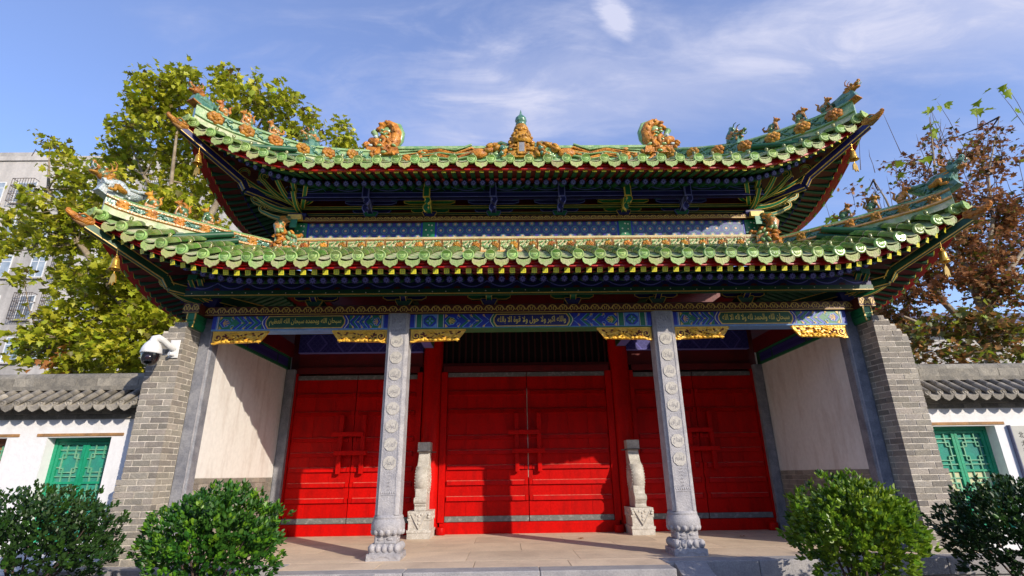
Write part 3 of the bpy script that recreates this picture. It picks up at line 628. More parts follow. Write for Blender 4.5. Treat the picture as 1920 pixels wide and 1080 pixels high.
# ---- carved gilt brackets under the beam
def sparrow():
    b = MB()
    b.prism([(0, 0), (.84, 0), (.72, -.165), (.60, -.175), (.35, -.185), (.10, -.19), (0, -.205)], Tr(), .05, 0)
    rq = random.Random(9)
    for i in range(26): b.ell((rq.uniform(.16, .74), -.028, -rq.uniform(.035, .15)), (rq.uniform(.018, .04), .012, rq.uniform(.008, .014)), None, 1, 7, Matrix.Rotation(rq.uniform(-.8, .8), 3, 'Y'))
    b.ell((.085, -.024, -.105), (.06, .012, .06), None, 1, 9)
    b.band([(.0, -.012), (.84, -.012)], -.014, .010, Tr(0, -.027, 0), .02, 0)
    b.band([(.835, -.01), (.715, -.165)], -.004, .016, Tr(0, -.027, 0), .02, 0)
    rr = random.Random(3)
    b.band(spiral(.085, -.105, .075, .015, -2.6, 1.55, 22), -.010, .010, Tr(0, -.03, 0), .026, 0)
    b.band([(.0, -.195), (.06, -.20), (.12, -.175), (.2, -.16)], -.008, .010, Tr(0, -.03, 0), .024, 0)
    for i in range(34):
        x = rr.uniform(.17, .78); z = -rr.uniform(.035, .175)
        if x > .72-(z+.165)*.5 and x > .70: continue
        a = rr.uniform(-.9, .9); b.ell((x, -.030-rr.uniform(0, .01), z), (rr.uniform(.022, .05), .016, rr.uniform(.010, .018)), None, 0, 7, Matrix.Rotation(a, 3, 'Y'))
    for i in range(9): b.ell((.18+.066*i, -.032, -.17+.004*(i % 3)), (.036, .018, .020), None, 0, 7)
    return b.mesh('gilt_bracket', [M['gold'], M['dred']])
SP = sparrow()
for x, f in ((-4.88, 1), (-2.225, -1), (-1.86, 1), (1.85, -1), (2.215, 1), (4.88, -1)):
    inst('gilt_bracket', SP, gate, Matrix.Translation((x, -.045, 3.176)) @ Matrix.Diagonal((f, 1, 1, 1)))

# ---- cloud scroll band
def scroll_band(x0, x1, y, z0, z1, p, parent, mats, name='cloud_scroll_band', depth=.3):
    b = MB(); b.box(x0, x1, y, y+depth, z0, z1, 0)
    h = z1-z0; zc = (z0+z1)/2; n = round((x1-x0)/p); p = (x1-x0)/n; T = Matrix.Translation((0, y-.003, 0))
    for i in range(n):
        xc = x0+(i+.5)*p; s = p*.5
        for sg in (-1, 1):
            P = [(xc+sg*s*.12, zc-h*.20)]
            P += [(xc+sg*(s*.40+s*.26*math.cos(a)), zc-h*.02+h*.24*math.sin(a)) for a in [PI*1.15-q*.52 for q in range(11)]]
            b.rib(P, h*.085, T, 1)
        b.rib([(xc-s*.95, zc-h*.14), (xc-s*.5, zc+h*.30), (xc, zc+h*.40), (xc+s*.5, zc+h*.30), (xc+s*.95, zc-h*.14)], h*.085, T, 1)
    b.rib([(x0, z0+.006), (x1, z0+.006)], .008, T, 1)
    return b.build(name, mats, parent)
scroll_band(-5.02, 5.02, -.14, 3.412, 3.545, .165, gate, [M['brown'], M['goldl']])
for s in (-1, 1): scroll_band(min(s*5.025, s*5.27), max(s*5.025, s*5.27), -.30, 3.412, 3.56, .11, gate, [M['brown'], M['goldl']])

# ================================================================== dougong brackets
def arm(b, T, L, rise, w, h, mc, me, curl=False, up=True):
    """arm in local XZ from 0 outwards, curved upwards; edges lined"""
    P = []
    for i in range(11):
        t = i/10; P.append((L*t, rise*(t**2.2)-.10*L*math.sin(PI*t)*.6))
    hh = [h*(1-.45*i/10) for i in range(11)]
    if curl:
        ex, ez = P[-1]; r = .055*L/.45
        sp = [(ex+r*math.sin(a)*(1-a/9), ez+r-r*math.cos(a)*(1-a/9)) for a in [.35*q for q in range(1, 15)]]
        P += sp; hh += [h*.55*(1-.5*k/len(sp)) for k in range(1, len(sp)+1)]
    b.band(P, [-x/2 for x in hh], [x/2 for x in hh], T, w, mc)
    for sy in (-1, 1):
        E_ = T @ Tr(0, sy*w/2, 0); lw = .010
        b.band(P, [-x/2-.004 for x in hh], [-x/2+.005 for x in hh], E_, lw, me)
        b.band(P, [x/2-.005 for x in hh], [x/2+.004 for x in hh], E_, lw, me)
RZ = lambda a: Matrix.Rotation(a, 4, 'Z')
def dougong(main, small, lines, tall, fwd):
    """bracket set facing -Y; z=0 at its seat"""
    b = MB(); D = 0; S_ = 1; G = 2
    b.frust((.075, .075), (.125, .11), 0, .09, S_); b.box(-.125, .125, -.11, .11, .09, .125, S_)
    for z in (.126, ): b.box(-.128, .128, -.113, .113, z-.008, z, G)
    for sx in (-1, 1): b.band([(sx*.078, .004), (sx*.127, .09), (sx*.127, .12)], -.005, .005, Tr(0, -.100, 0), .02, G)
    lev = [(.13, .34, .0)] + ([(.25, .46, -.10), (.37, .36, -.24)] if tall else [(.24, .40, -.06)])
    for z, L, y in lev:
        P = [(-L, z+.07), (-L, z+.035), (-L*.8, z+.0), (L*.8, z), (L, z+.035), (L, z+.07)]
        b.prism(P, Tr(0, y, 0), .07, D)
        b.band([(-L, z+.072), (-L, z+.035), (-L*.8, z), (L*.8, z), (L, z+.035), (L, z+.072)], -.006, .007, Tr(0, y-.036, 0), .010, G); b.band([(-L, z+.068), (L, z+.068)], -.005, .005, Tr(0, y-.036, 0), .010, G)
        for sx in (-1, 0, 1):
            b.frust((.035, .04), (.055, .055), z+.072, z+.105, S_, Tr(sx*(L-.05), y, 0)); b.box(sx*(L-.05)-.055, sx*(L-.05)+.055, y-.056, y+.056, z+.105, z+.125, S_)
            b.box(sx*(L-.05)-.058, sx*(L-.05)+.058, y-.059, y+.059, z+.118, z+.126, G)
    A = RZ(-PI/2)
    arm(b, A @ Tr(0, 0, .13), fwd*.72, .16, .085, .085, D, G)
    if tall: arm(b, A @ Tr(0, 0, .24), fwd, .22, .085, .095, D, G); arm(b, A @ Tr(0, 0, .36), fwd*.75, .16, .085, .10, D, G)
    b.box(-.035, .035, -fwd*.8, .05, .40 if tall else .25, .50 if tall else .31, D)
    if tall:      # beam head in front of the eave board, then the double curve below it
        b.box(-.052, .052, -.52, -.48, .20, .50, D)
        for sx in (-1, 1): b.box(sx*.052-.008, sx*.052+.008, -.524, -.48, .20, .50, G)
        b.box(-.06, .06, -.526, -.48, .186, .20, G)
        for y, z0, z1, ph in ((-.50, .19, .09, 1), (-.40, .09, .0, -1)):
            P = [(.030*ph*math.sin(PI*q/6), z0+(z1-z0)*q/6) for q in range(7)]
            b.band(P, -.040, .040, Tr(0, y+.02, 0), .05, D); b.band(P, -.046, -.034, Tr(0, y+.018, 0), .056, G); b.band(P, .034, .046, Tr(0, y+.018, 0), .056, G)
    return b.mesh('dougong_bracket', [main, small, lines])
DGa = dougong(M['dblue'], M['dgreen'], M['goldl'], False, .42); DGb = dougong(M['green'], M['dblue'], M['goldl'], False, .42)
for i, x in enumerate((-3.40, -2.0, -.66, .66, 2.0, 3.40)):
    inst('dougong_bracket', DGb if i in (2, 3) else DGa, gate, Tr(x, .03, 3.546))
DGc = dougong(M['dblue'], M['green'], M['lilac'], True, .55); DGd = dougong(M['green'], M['dblue'], M['goldl'], True, .55)
for i, x in enumerate((-2.82, -1.76, -.6, .6, 1.76, 2.82)):
    inst('dougong_bracket', DGd if i in (1, 4) else DGc, gate, Tr(x, .68, 5.43))
def corner_set(tall):
    b = MB()
    b.frust((.09, .09), (.15, .14), 0, .10, 1); b.box(-.15, .15, -.14, .14, .10, .135, 1)
    if tall:
        for ang, z, L, rs, cu in ((-PI/2, .12, .42, .18, 0), (-PI/2, .30, .58, .26, 0), (-1.15, .22, .58, .24, 0), (-2.0, .20, .5, .2, 0), (-.10, .0, .62, .10, 1), (-.35, .13, .72, .16, 1), (-.05, .20, .78, .10, 1), (-.70, .28, .66, .22, 1), (-.45, .36, .95, .20, 1), (0.05, .34, .46, .16, 0), (-2.5, .3, .5, .2, 0)):
            arm(b, RZ(ang) @ Tr(.04, 0, z+.1), L, rs, .06, .075, 0, 2, bool(cu))
        for ang, r in ((-PI/2, .50), (-1.0, .62), (-.5, .72), (-1.9, .45)):
            x, y = r*math.cos(ang), r*math.sin(ang); b.frust((.04, .04), (.06, .06), .60, .65, 1, Tr(x, y, 0)); b.box(x-.06, x+.06, y-.06, y+.06, .65, .675, 2); b.box(x-.05, x+.05, y-.05, y+.05, .67, .86, 0)
    else:
        for ang, z, L, rs, cu in ((-.62, .03, .62, .16, 1), (-1.3, .05, .42, .20, 0), (-PI/2, .10, .40, .16, 0), (-.15, .10, .50, .10, 0)):
            arm(b, RZ(ang) @ Tr(.05, 0, z+.07), L, rs, .07, .10, 0, 2, bool(cu))
        b.frust((.04, .04), (.065, .065), .25, .30, 1, Tr(.12, -.38, 0)); b.box(.05, .19, -.45, -.31, .30, .40, 0)
    return b.mesh('corner_bracket', [M['green'], M['dblue'], M['goldl']])
CL, CU = corner_set(False), corner_set(True)
for s in (-1, 1):
    inst('corner_bracket', CL, gate, Matrix.Diagonal((s, 1, 1, 1)) @ Tr(5.0, -.02, 3.56))
    inst('corner_bracket', CU, gate, Matrix.Diagonal((s, 1, 1, 1)) @ Tr(4.08, .62, 5.35))

# ---- painted eave boards (garlands)
def garland(x0, x1, y, z0, z1, p, base, mats):
    b = MB(); b.box(x0, x1, y, y+.06, z0, z1, 0); n = round((x1-x0)/p); p = (x1-x0)/n; h = z1-z0
    T = Matrix.Translation((0, y-.003, 0)); T2 = Matrix.Translation((0, y-.005, 0))
    for i in range(n):
        a = x0+i*p
        b.rib([(a+p*t/10, z1-h*.12-h*.66*math.sin(PI*t/10)) for t in range(11)], h*.13, T, 1)
        b.rib([(a+p*t/10, z1-h*.12-h*.40*math.sin(PI*t/10)) for t in range(2, 9)], h*.06, T, 2)
        for q in (-1, 1): b.rib([(a+q*p*.05, z0+h*.1), (a+q*p*.14, z0+h*.5), (a+q*p*.05, z0+h*.9)], h*.06, T2, 2)
        b.poly([(a+p*.12*math.cos(q*PI/5), z0+h*.02+h*.28*math.sin(q*PI/5)) for q in range(6)], T2, 3)
    return b.build('painted_eave_board', mats, gate)
GM = [M['dblue'], M['lilac'], M['dgreen'], M['dred']]
garland(-5.2, 5.2, -.42, 3.715, 3.85, .45, 0, GM)
d = MB().box(-5.2, 5.2, -.44, -.34, 3.628, 3.708, 0)
for i in range(52): d.ell((-5.1+.2*i, -.441, 3.668+.012*math.sin(i*2.3)), (.010, .004, .010), None, 1, 6)
d.box(-5.2, 5.2, -.446, -.42, 3.628, 3.640, 2); d.build('eave_purlin', [M['dgreen'], M['bwhite'], M['goldl']], gate)
garland(-4.2, 4.2, .27, 5.765, 5.92, .70, 0, [M['dgreen'], M['lilac'], M['lblue'], M['dblue']])
d = MB().box(-4.2, 4.2, .25, .36, 5.66, 5.757, 0).box(-4.2, 4.2, .245, .30, 5.66, 5.672, 1).box(-4.2, 4.2, .245, .30, 5.748, 5.757, 1); d.build('eave_purlin', [M['dblue'], M['lilac']], gate)
for z0, y0 in ((5.50, .62), (5.585, .52)):
    MB().box(-4.05, 4.05, y0, y0+.05, z0, z0+.05, 0).box(-4.05, 4.05, y0-.003, y0, z0, z0+.007, 1).box(-4.05, 4.05, y0-.003, y0, z0+.043, z0+.05, 1).build('bracket_tie', [M['dgreen'], M['goldl']], gate)
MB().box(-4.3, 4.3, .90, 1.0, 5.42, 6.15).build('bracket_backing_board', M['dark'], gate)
MB().box(-5.0, 5.0, .10, .16, 3.55, 3.63).build('bracket_tie', M['dgreen'], gate)

# ---- upper storey: rosette frieze, green posts, gold band
for x0, x1 in ((-3.93, -1.87), (-1.65, 1.65), (1.87, 3.93)):
    n = round((x1-x0)/.172); L = n*.172
    MB().box(-(x1-x0)/2, (x1-x0)/2, 0, .12, -.155, .155, 0).box(-(x1-x0)/2, -(x1-x0)/2+.03, -.004, .01, -.155, .155, 1).box((x1-x0)/2-.03, (x1-x0)/2, -.004, .01, -.155, .155, 1).build('rosette_frieze', [M['rosette'], M['blue']], gate, Tr((x0+x1)/2, .60, 5.185))
for x in (-1.76, 1.76, -4.04, 4.04):
    p = MB().box(-.108, .108, -.02, .14, -.17, .155, 0)
    for dx, dz in ((-.05, .0), (.05, -.01), (0, .10), (-.01, -.10), (.055, .09)): p.ell((dx, -.021, dz), (.016, .005, .016), None, 1, 6)
    p.build('frieze_post', [M['green'], M['bwhite']], gate, Tr(x, .60, 5.185))
scroll_band(-4.12, 4.12, .52, 5.345, 5.425, .12, gate, [M['brown'], M['goldl']])
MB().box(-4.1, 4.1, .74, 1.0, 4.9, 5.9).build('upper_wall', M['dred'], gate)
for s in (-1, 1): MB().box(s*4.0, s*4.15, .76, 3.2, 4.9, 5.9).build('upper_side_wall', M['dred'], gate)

# ================================================================== ROOFS
class Tier: pass
LO = Tier(); LO.dz = 0.; LO.xe, LO.ye, LO.z0, LO.L, LO.c, LO.p, LO.top, LO.yb = 6.20, -1.34, 3.83, 2.15, .74, 1.8, 1.86, 5.2
LO.prof = lambda d: .56*d-.045*d*d
UP = Tier(); UP.dz = .05; UP.xe, UP.ye, UP.z0, UP.L, UP.c, UP.p, UP.top, UP.yb = 5.72, -.62, 5.84, 2.3, .84, 1.9, 2.50, 4.4
UP.prof = lambda d: .45*d+.06*d*d
def lift(t, dc):
    return t.c*max(0., 1-max(0, dc)/t.L)**t.p
def rz(t, d, dc): return t.z0+t.prof(d)+lift(t, dc)
def fp(t, x, y, dz=0.):            # point on the front slope
    return Vector((x, y, rz(t, y-t.ye, t.xe-abs(x))+dz))
def sp_(t, s, d, y, dz=0.):        # point on a side slope, d from the side eave
    return Vector((s*(t.xe-d), y, rz(t, d, y-t.ye)+dz))

def half_tube(r, L, n=8):
    b = MB(); vs = []
    for y, rr in ((0, r*1.04), (L*.06, r*1.04), (L*.061, r), (L, r*.97)):
        vs += [(rr*math.cos(PI*j/n), y, rr*math.sin(PI*j/n)) for j in range(n+1)]
    fs = [(i*(n+1)+j+1, i*(n+1)+j, (i+1)*(n+1)+j, (i+1)*(n+1)+j+1) for i in range(3) for j in range(n)]
    b.add(vs, fs[n:], 0, True); o = 0
    for f in fs[:n]: b.f.append(f); b.m.append(1); b.s.append(True)
    b.add([(rr*.99*math.cos(PI*j/n), 0, rr*.99*math.sin(PI*j/n)) for rr in (r,) for j in range(n+1)], [tuple(range(n, -1, -1))], 0)
    return b
TUBE = half_tube(.074, .29).mesh('tube_tile', [M['tile'], M['cream']])
b = MB(); b.lathe([(.001, -.012), (.045, -.013), (.048, -.006), (.058, -.006), (.060, -.016), (.068, -.014), (.070, 0), (.069, .02), (.066, .03)], 18, Matrix.Rotation(PI/2, 4, 'X') @ Matrix.Scale(-1, 4, (0, 0, 1)) @ Matrix.Scale(-1, 4, (0, 0, 1)))
# embossed ring and script mark on the round eave end
b.lathe([(.030, -.013), (.034, -.018), (.038, -.013)], 14, Matrix.Rotation(PI/2, 4, 'X'))
b2 = MB()
Rm = Matrix.Rotation(-PI/2, 4, 'X')
b2.lathe([(.001, -.010), (.044, -.012), (.047, -.005), (.056, -.005), (.058, -.016), (.067, -.014), (.070, 0), (.069, .02), (.064, .03)], 18, Rm)
b2.lathe([(.046, -.0135), (.055, -.0135)], 18, Rm, 1)
b2.rib([(-.026, .006), (-.014, -.014), (0, .004), (.012, -.012), (.028, .008)], .009, Tr(0, -.0135, 0), 1); b2.rib([(-.02, .024), (0, .03), (.02, .024)], .008, Tr(0, -.0135, 0), 1)
DISC = b2.mesh('round_eave_tile', [M['disc'], M['tile']])
def drip():
    b = MB(); w = .098
    top = [(-w, .035), (-w*.6, .012), (0, .002), (w*.6, .012), (w, .035)]
    low = [(-w*.98, .012), (-w*.92, -.030), (-w*.68, -.062), (-w*.34, -.068), (0, -.098), (w*.34, -.068), (w*.68, -.062), (w*.92, -.030), (w*.98, .012)]
    P = low+top[::-1]
    b.prism(P, Tr(0, 0, 0), .018)
    b.band(low, -.006, .002, Tr(0, -.010, 0), .012)
    for i in range(-2, 3): b.rib([(i*.028, -.01), (i*.034, -.055+abs(i)*.008)], .006, Tr(0, -.0105, 0))
    # pan behind it
    b.add([(x, y, z+(.0 if y == 0 else .10)) for y in (0, .32) for x, z in top], [(i, i+1, i+6, i+5) for i in range(4)], 0, True)
    return b.mesh('drip_tile', M['drip'])
DRIP = drip()
b = MB(); b.lathe([(.020, 0), (.017, .02), (.013, .03), (.021, .042), (.020, .058), (.010, .070), (.001, .072)], 10); NAIL = b.mesh('nail_cap', mat('nail_cap_glaze', (.13, .17, .03), .25, col2=(.26, .24, .06), nscale=12, coat=.4, rnd=.2))
b = MB(); b.box(-.036, .036, 0, .95, -.036, .036, 0); b.box(-.0365, .0365, -.006, -.0005, -.0365, .0365, 1); FLY = b.mesh('flying_rafter', [M['dgreen'], M['square']])
b = MB(); b.lathe([(.001, 0), (.052, 0), (.052, 1.1)], 12, Rm, 0)
TT = Tr(0, -.003, 0)
for q in range(8):
    a = q*PI/4; b.rib([(.010*math.cos(a), .010*math.sin(a)), (.026*math.cos(a), .026*math.sin(a)), (.046*math.cos(a), .046*math.sin(a))], [.010, .022, .006], TT, 1)
b.poly([(.012*math.cos(q*PI/4), .012*math.sin(q*PI/4)) for q in range(8)], Tr(0, -.005, 0), 1)
RND = b.mesh('round_rafter', [M['dblue'], M['lilac']])
# round rafters: blue end, red-brown shaft
b = MB(); b.lathe([(.05, .002), (.05, 1.3)], 10, Rm, 0); b.lathe([(.001, 0), (.052, 0), (.052, .03)], 10, Rm, 1)
for q in range(8):
    a = q*PI/4; b.rib([(.010*math.cos(a), .010*math.sin(a)), (.026*math.cos(a), .026*math.sin(a)), (.046*math.cos(a), .046*math.sin(a))], [.010, .022, .006], TT, 2)
RND = b.mesh('round_rafter', [M['dgreen'], M['dblue'], M['lilac']])

def along(p, q, up=Vector((0, 0, 1)), L=None):
    """matrix whose +Y runs from p to q"""
    y = (q-p); ln = y.length; y = y/ln; x = y.cross(up).normalized(); z = x.cross(y)
    m = Matrix((x, y, z)).transposed().to_4x4(); m.translation = p
    return m @ Matrix.Diagonal((1, ln/L if L else 1, 1, 1))

def roof(t, name, rows, pitch, yb_vis):
    # bed: front, sides and back, as a shell
    b = MB(); NX, ND = 84, 9
    def grid(fn, NA, ND_):
        for dz, m, flip in ((-.015, 0, False), (-.10, 1, True)):
            o = []
            for i in range(NA+1):
                for j in range(ND_+1): o.append(tuple(fn(i/NA, j/ND_)+Vector((0, 0, dz))))
            fs = []
            for i in range(NA):
                for j in range(ND_):
                    a = i*(ND_+1)+j; q = (a, a+ND_+1, a+ND_+2, a+1); fs.append(q[::-1] if flip else q)
            b.add(o, fs, m, True)
    def ff(u, v):
        x = -t.xe+2*t.xe*u; dm = min(t.xe-abs(x), t.top); d = min(dm, .085)+max(0, dm-.085)*v; return fp(t, x, t.ye+d)
    grid(ff, NX, ND)
    def sf(s):
        def q(u, v):
            y = t.ye+(t.yb-t.ye)*u; d = min(y-t.ye, t.top, t.yb-y)*v
            dc = min(y-t.ye, t.yb-y); return Vector((s*(t.xe-d), y, rz(t, d, dc)))
        return q
    grid(sf(1), 40, 6); grid(sf(-1), 40, 6)
    def bf(u, v):
        x = -t.xe+2*t.xe*u; d = min(t.xe-abs(x), t.top)*v; p = fp(t, x, t.ye+d); p.y = t.yb-d; return p
    grid(bf, 40, 4)
    rf = b.build(name, [M['bed'], M['eave_red']], gate)
    # front tile rows
    for i in range(-rows, rows+1):
        x = i*pitch; y = t.ye+.06; dmax = min(t.xe-abs(x)-.03, t.top-.02)
        inst('round_eave_tile', DISC, rf, Matrix.Translation(fp(t, x, y, .035)) @ Matrix.Rotation(_rr.uniform(-.06, .06), 4, 'X') @ Matrix.Rotation(_rr.uniform(-.5, .5), 4, 'Y') @ Matrix.Scale(1.16, 4))
        d = .06
        while d < dmax-.02:
            e = min(d+.29, dmax)
            inst('tube_tile', TUBE, rf, along(fp(t, x+_rr.uniform(-.003, .003), t.ye+d, .03), fp(t, x, t.ye+e, .03), L=.29)); d = e
        if dmax > .22:
            p = fp(t, x, t.ye+.20, .092); inst('nail_cap', NAIL, rf, Matrix.Translation(p) @ Matrix.Rotation(-.2, 4, 'X') @ Matrix.Scale(1.35, 4))
    for i in range(-rows, rows+2):
        x = (i-.5)*pitch
        sl = math.atan2(rz(t, 0, t.xe-abs(x+.05))-rz(t, 0, t.xe-abs(x-.05)), .1)
        inst('drip_tile', DRIP, rf, Matrix.Translation(fp(t, x, t.ye+.045, -.045)) @ Matrix.Rotation(-sl*.55, 4, 'Y') @ Matrix.Rotation(_rr.uniform(-.06, .06), 4, 'X'))
    # pan tiles between the rows
    pan = MB(); w = pitch*.5-.055
    for i in range(-rows, rows+2):
        x = (i-.5)*pitch; dmax = min(t.xe-abs(x)-.05, t.top); d = .06
        while d < dmax-.05:
            e = min(d+.2, dmax); A = along(fp(t, x, t.ye+d, .0), fp(t, x, t.ye+e, -.008))
            L = e-d
            vs = [(w*k/2, yy, .022*(k*k/4)-.004) for yy in (0, L*1.08) for k in (-2, -1, 0, 1, 2)]
            pan.add(vs, [(k, k+1, k+6, k+5) for k in range(4)], 0, True, A)
            pan.add([(w*k/2, 0, .022*(k*k/4)-.004-z) for z in (0, .012) for k in (-2, -1, 0, 1, 2)], [(k, k+5, k+6, k+1) for k in range(4)], 0, False, A); d = e
    pan.build('pan_tiles', M['bed'], rf, kind='stuff')
    # side slopes: rows of the same tiles, joined (seen edge-on only)
    sd_ = MB(); n = int((yb_vis-t.ye)/pitch)
    for s in (-1, 1):
        for i in range(n):
            y = t.ye+.2+i*pitch; d1 = min(y-t.ye-.05, t.top)
            if d1 < .1: continue
            P = [sp_(t, s, .04+(d1-.04)*k/5, y, .03) for k in range(6)]
            sd_.tube(P, .062, 8, 0)
            c = P[0]; sd_.lathe([(.001, 0), (.06, -.004), (.068, .0), (.066, .05)], 12, Matrix.Translation(c) @ Matrix.Rotation(-s*PI/2, 4, 'Y') @ Matrix.Scale(-1, 4, (0, 0, 1)), 1)
            c = sp_(t, s, .03, y+pitch/2, -.05); sd_.prism([(-.1, .03), (-.08, -.03), (0, -.095), (.08, -.03), (.1, .03)], Matrix.Translation(c) @ Matrix.Rotation(PI/2, 4, 'Z'), .018, 1)
    sd_.build('side_tiles', [M['tile'], M['disc']], rf, kind='stuff')
    # red eave board (front + sides), rafters
    eb = MB()
    for a in range(80):
        x0, x1 = -t.xe+.12+(2*t.xe-.24)*a/80, -t.xe+.12+(2*t.xe-.24)*(a+1)/80
        A0 = fp(t, x0, t.ye+.12); A1 = fp(t, x1, t.ye+.12)
        vs = [(p.x, p.y+dy, p.z+dz) for p in (A0, A1) for dy, dz in ((0, -.155), (0, -.06), (.05, -.04), (.05, -.155))]
        eb.add(vs, [(0, 4, 5, 1), (0, 3, 7, 4)], 0, False)
    for s in (-1, 1):
        for a in range(30):
            y0, y1 = t.ye+.12+(yb_vis-t.ye)*a/30, t.ye+.12+(yb_vis-t.ye)*(a+1)/30
            A0 = sp_(t, s, .12, y0); A1 = sp_(t, s, .12, y1)
            vs = [(p.x-s*dx, p.y, p.z+dz) for p in (A0, A1) for dx, dz in ((0, -.155), (0, -.06), (.05, -.155))]
            eb.add(vs, [(0, 1, 4, 3), (0, 3, 5, 2)], 0, False)
    eb.build('eave_board', M['eave_red'], rf)
    nr = int(round(2*t.xe/(pitch/2))); fr = []
    sp = pitch*.5
    k = -int((t.xe-.18)/sp)
    xs = [i*sp for i in range(k, -k+1)]
    def fan(dc):      # turn of the rafters towards the hip
        return R(42)*max(0., 1-dc/(t.L*.95))**1.1
    def put(me, base, dirv, slope, nm):
        d = Vector((dirv[0], dirv[1], slope)).normalized(); inst(nm, me, rf, along(base, base+d))
    for x in xs:
        dc = t.xe-abs(x); a = fan(dc); s = -1 if x > 0 else 1; dr = (s*math.sin(a), math.cos(a))
        slope = .30-.10*lift(t, dc)
        put(FLY, fp(t, x, t.ye+.16, -.215+t.dz), dr, slope, 'flying_rafter')
        xi = x+dr[0]*.36; put(RND, Vector((xi, t.ye+.16+dr[1]*.36, rz(t, .1, dc)-.17+t.dz*.4)), dr, .40-.1*lift(t, dc), 'round_rafter')
    y = t.ye+.18
    i = 0
    while y < yb_vis:
        dc = y-t.ye; a = fan(dc)
        for s in (-1, 1):
            dr = (-s*math.cos(a), math.sin(a)); sl = .30-.10*lift(t, dc)
            put(FLY, sp_(t, s, .16, y, -.215+t.dz), dr, sl, 'flying_rafter')
            yi = y+dr[1]*.36; put(RND, Vector((s*(t.xe-.16)+dr[0]*.36, yi, rz(t, .1, dc)-.17+t.dz*.4)), dr, .40-.1*lift(t, dc), 'round_rafter')
        y += sp
    # soffit boards between flying and round rafters
    sb = MB()
    for lay, (dy0, dy1, z0, z1) in enumerate(((.19, .62, -.160+t.dz, -.035+t.dz), (.60, 2.2, -.06+t.dz*.4, .575+t.dz*.4))):
        for a in range(60):
            vs = []
            for x in (-t.xe+.2+(2*t.xe-.4)*a/60, -t.xe+.2+(2*t.xe-.4)*(a+1)/60):
                dc = t.xe-abs(x)
                for dy, dz in ((dy0, z0), (dy1, z1)):
                    dd = min(dy, dc); q = (dd-dy0)/(dy1-dy0) if dy1 > dy0 else 0
                    vs.append((x, t.ye+dd, rz(t, .05, dc)+z0+(z1-z0)*max(0, q)*1.0))
            sb.add(vs, [(0, 2, 3, 1)], 0)
        for s in (-1, 1):
            for a in range(36):
                vs = []
                for y in (t.ye+.2+(t.yb-1-t.ye)*a/36, t.ye+.2+(t.yb-1-t.ye)*(a+1)/36):
                    dc = y-t.ye
                    for dy, dz in ((dy0, z0), (dy1, z1)):
                        dd = min(dy, dc); q = (dd-dy0)/(dy1-dy0)
                        vs.append((s*(t.xe-dd), y, rz(t, .05, dc)+z0+(z1-z0)*max(0, q)))
                sb.add(vs, [(0, 1, 3, 2)], 0)
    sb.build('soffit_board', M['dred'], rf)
    # hip rafters under the corners, with blue faces and gold lines
    for s in (-1, 1):
        h = MB(); P0 = Vector((s*(t.xe-.02), t.ye+.02, rz(t, 0, 0)-.20)); P1 = Vector((s*(t.xe-.75), t.ye+.75, rz(t, 0, .75)-.30)); P1b = P1+Vector((-s*.06, .06, -.13)); P2 = Vector((s*(t.xe-1.9), t.ye+1.9, P1.z-.22))
        for A, Bq, w, hh in ((P0, P1, .05, .05), (P1b, P2, .05, .06), (P1, P1b, .05, .05)):
            A_ = along(A, Bq); L = (Bq-A).length
            h.box(-w, w, 0, L, -hh, hh, 0, A_); [h.box(sx*w-.006, sx*w+.006, 0, L, sz*hh-.006, sz*hh+.006, 1, A_) for sx in (-1, 1) for sz in (-1, 1)]
        h.build('hip_rafter', [M['dblue'] if t is UP else M['dgreen'], M['goldl']], rf)
    return rf
low = roof(LO, 'lower_roof', 20, .302, 2.4)
upp = roof(UP, 'upper_roof', 18, .309, 2.6)

# ---- hip ridges with flower tiles
def rosette(r, n, squ):
    b = MB()
    if squ:
        b.frust((r, r), (r*.55, r*.55), 0, r*.35, 0, Matrix.Rotation(-PI/2, 4, 'X') @ Matrix.Rotation(0, 4, 'Z') @ Matrix.Scale(-1, 4, (0, 0, 1)))
        for q in range(4):
            a = q*PI/2+PI/4; b.ell((r*.55*math.cos(a), -r*.22, r*.55*math.sin(a)), (r*.42, r*.22, r*.42), None, 0, 8)
            a = q*PI/2; b.ell((r*.8*math.cos(a), -r*.10, r*.8*math.sin(a)), (r*.3, r*.14, r*.3), None, 0, 7)
        b.ell((0, -r*.38, 0), (r*.22, r*.16, r*.22), None, 0, 8); b.lathe([(r*.26, 0), (r*.34, r*.10), (r*.42, 0)], 12, Matrix.Translation((0, -r*.30, 0)) @ Matrix.Rotation(PI/2, 4, 'X'), 0)
    else:
        for q in range(n):
            a = 2*PI*q/n+.3; b.ell((r*.62*math.cos(a), -r*.20, r*.50*math.sin(a)), (r*.44, r*.30, r*.40), None, 0, 8)
        for q in range(4):
            a = 2*PI*q/4; b.ell((r*.26*math.cos(a), -r*.42, r*.22*math.sin(a)), (r*.26, r*.26, r*.26), None, 0, 8)
    return b
ROS_S = rosette(.088, 4, True).mesh('flower_tile', M['amber']); ROS_P = rosette(.14, 7, False).mesh('flower_tile', M['amber'])
b = MB(); rr = random.Random(8)
for k in range(9):
    x = rr.uniform(-.12, .12); z = rr.uniform(-.07, .07); b.ell((x, -.008, z), (.045, .016, .018), None, 0, 7, Matrix.Rotation(rr.uniform(-1.2, 1.2), 3, 'Y'))
b.tube([(-.16, -.006, -.03), (-.07, -.012, .045), (.03, -.012, -.045), (.12, -.012, .03), (.17, -.006, 0)], .012, 6, 0)
LEAFR = b.mesh('leaf_relief', M['teal'])
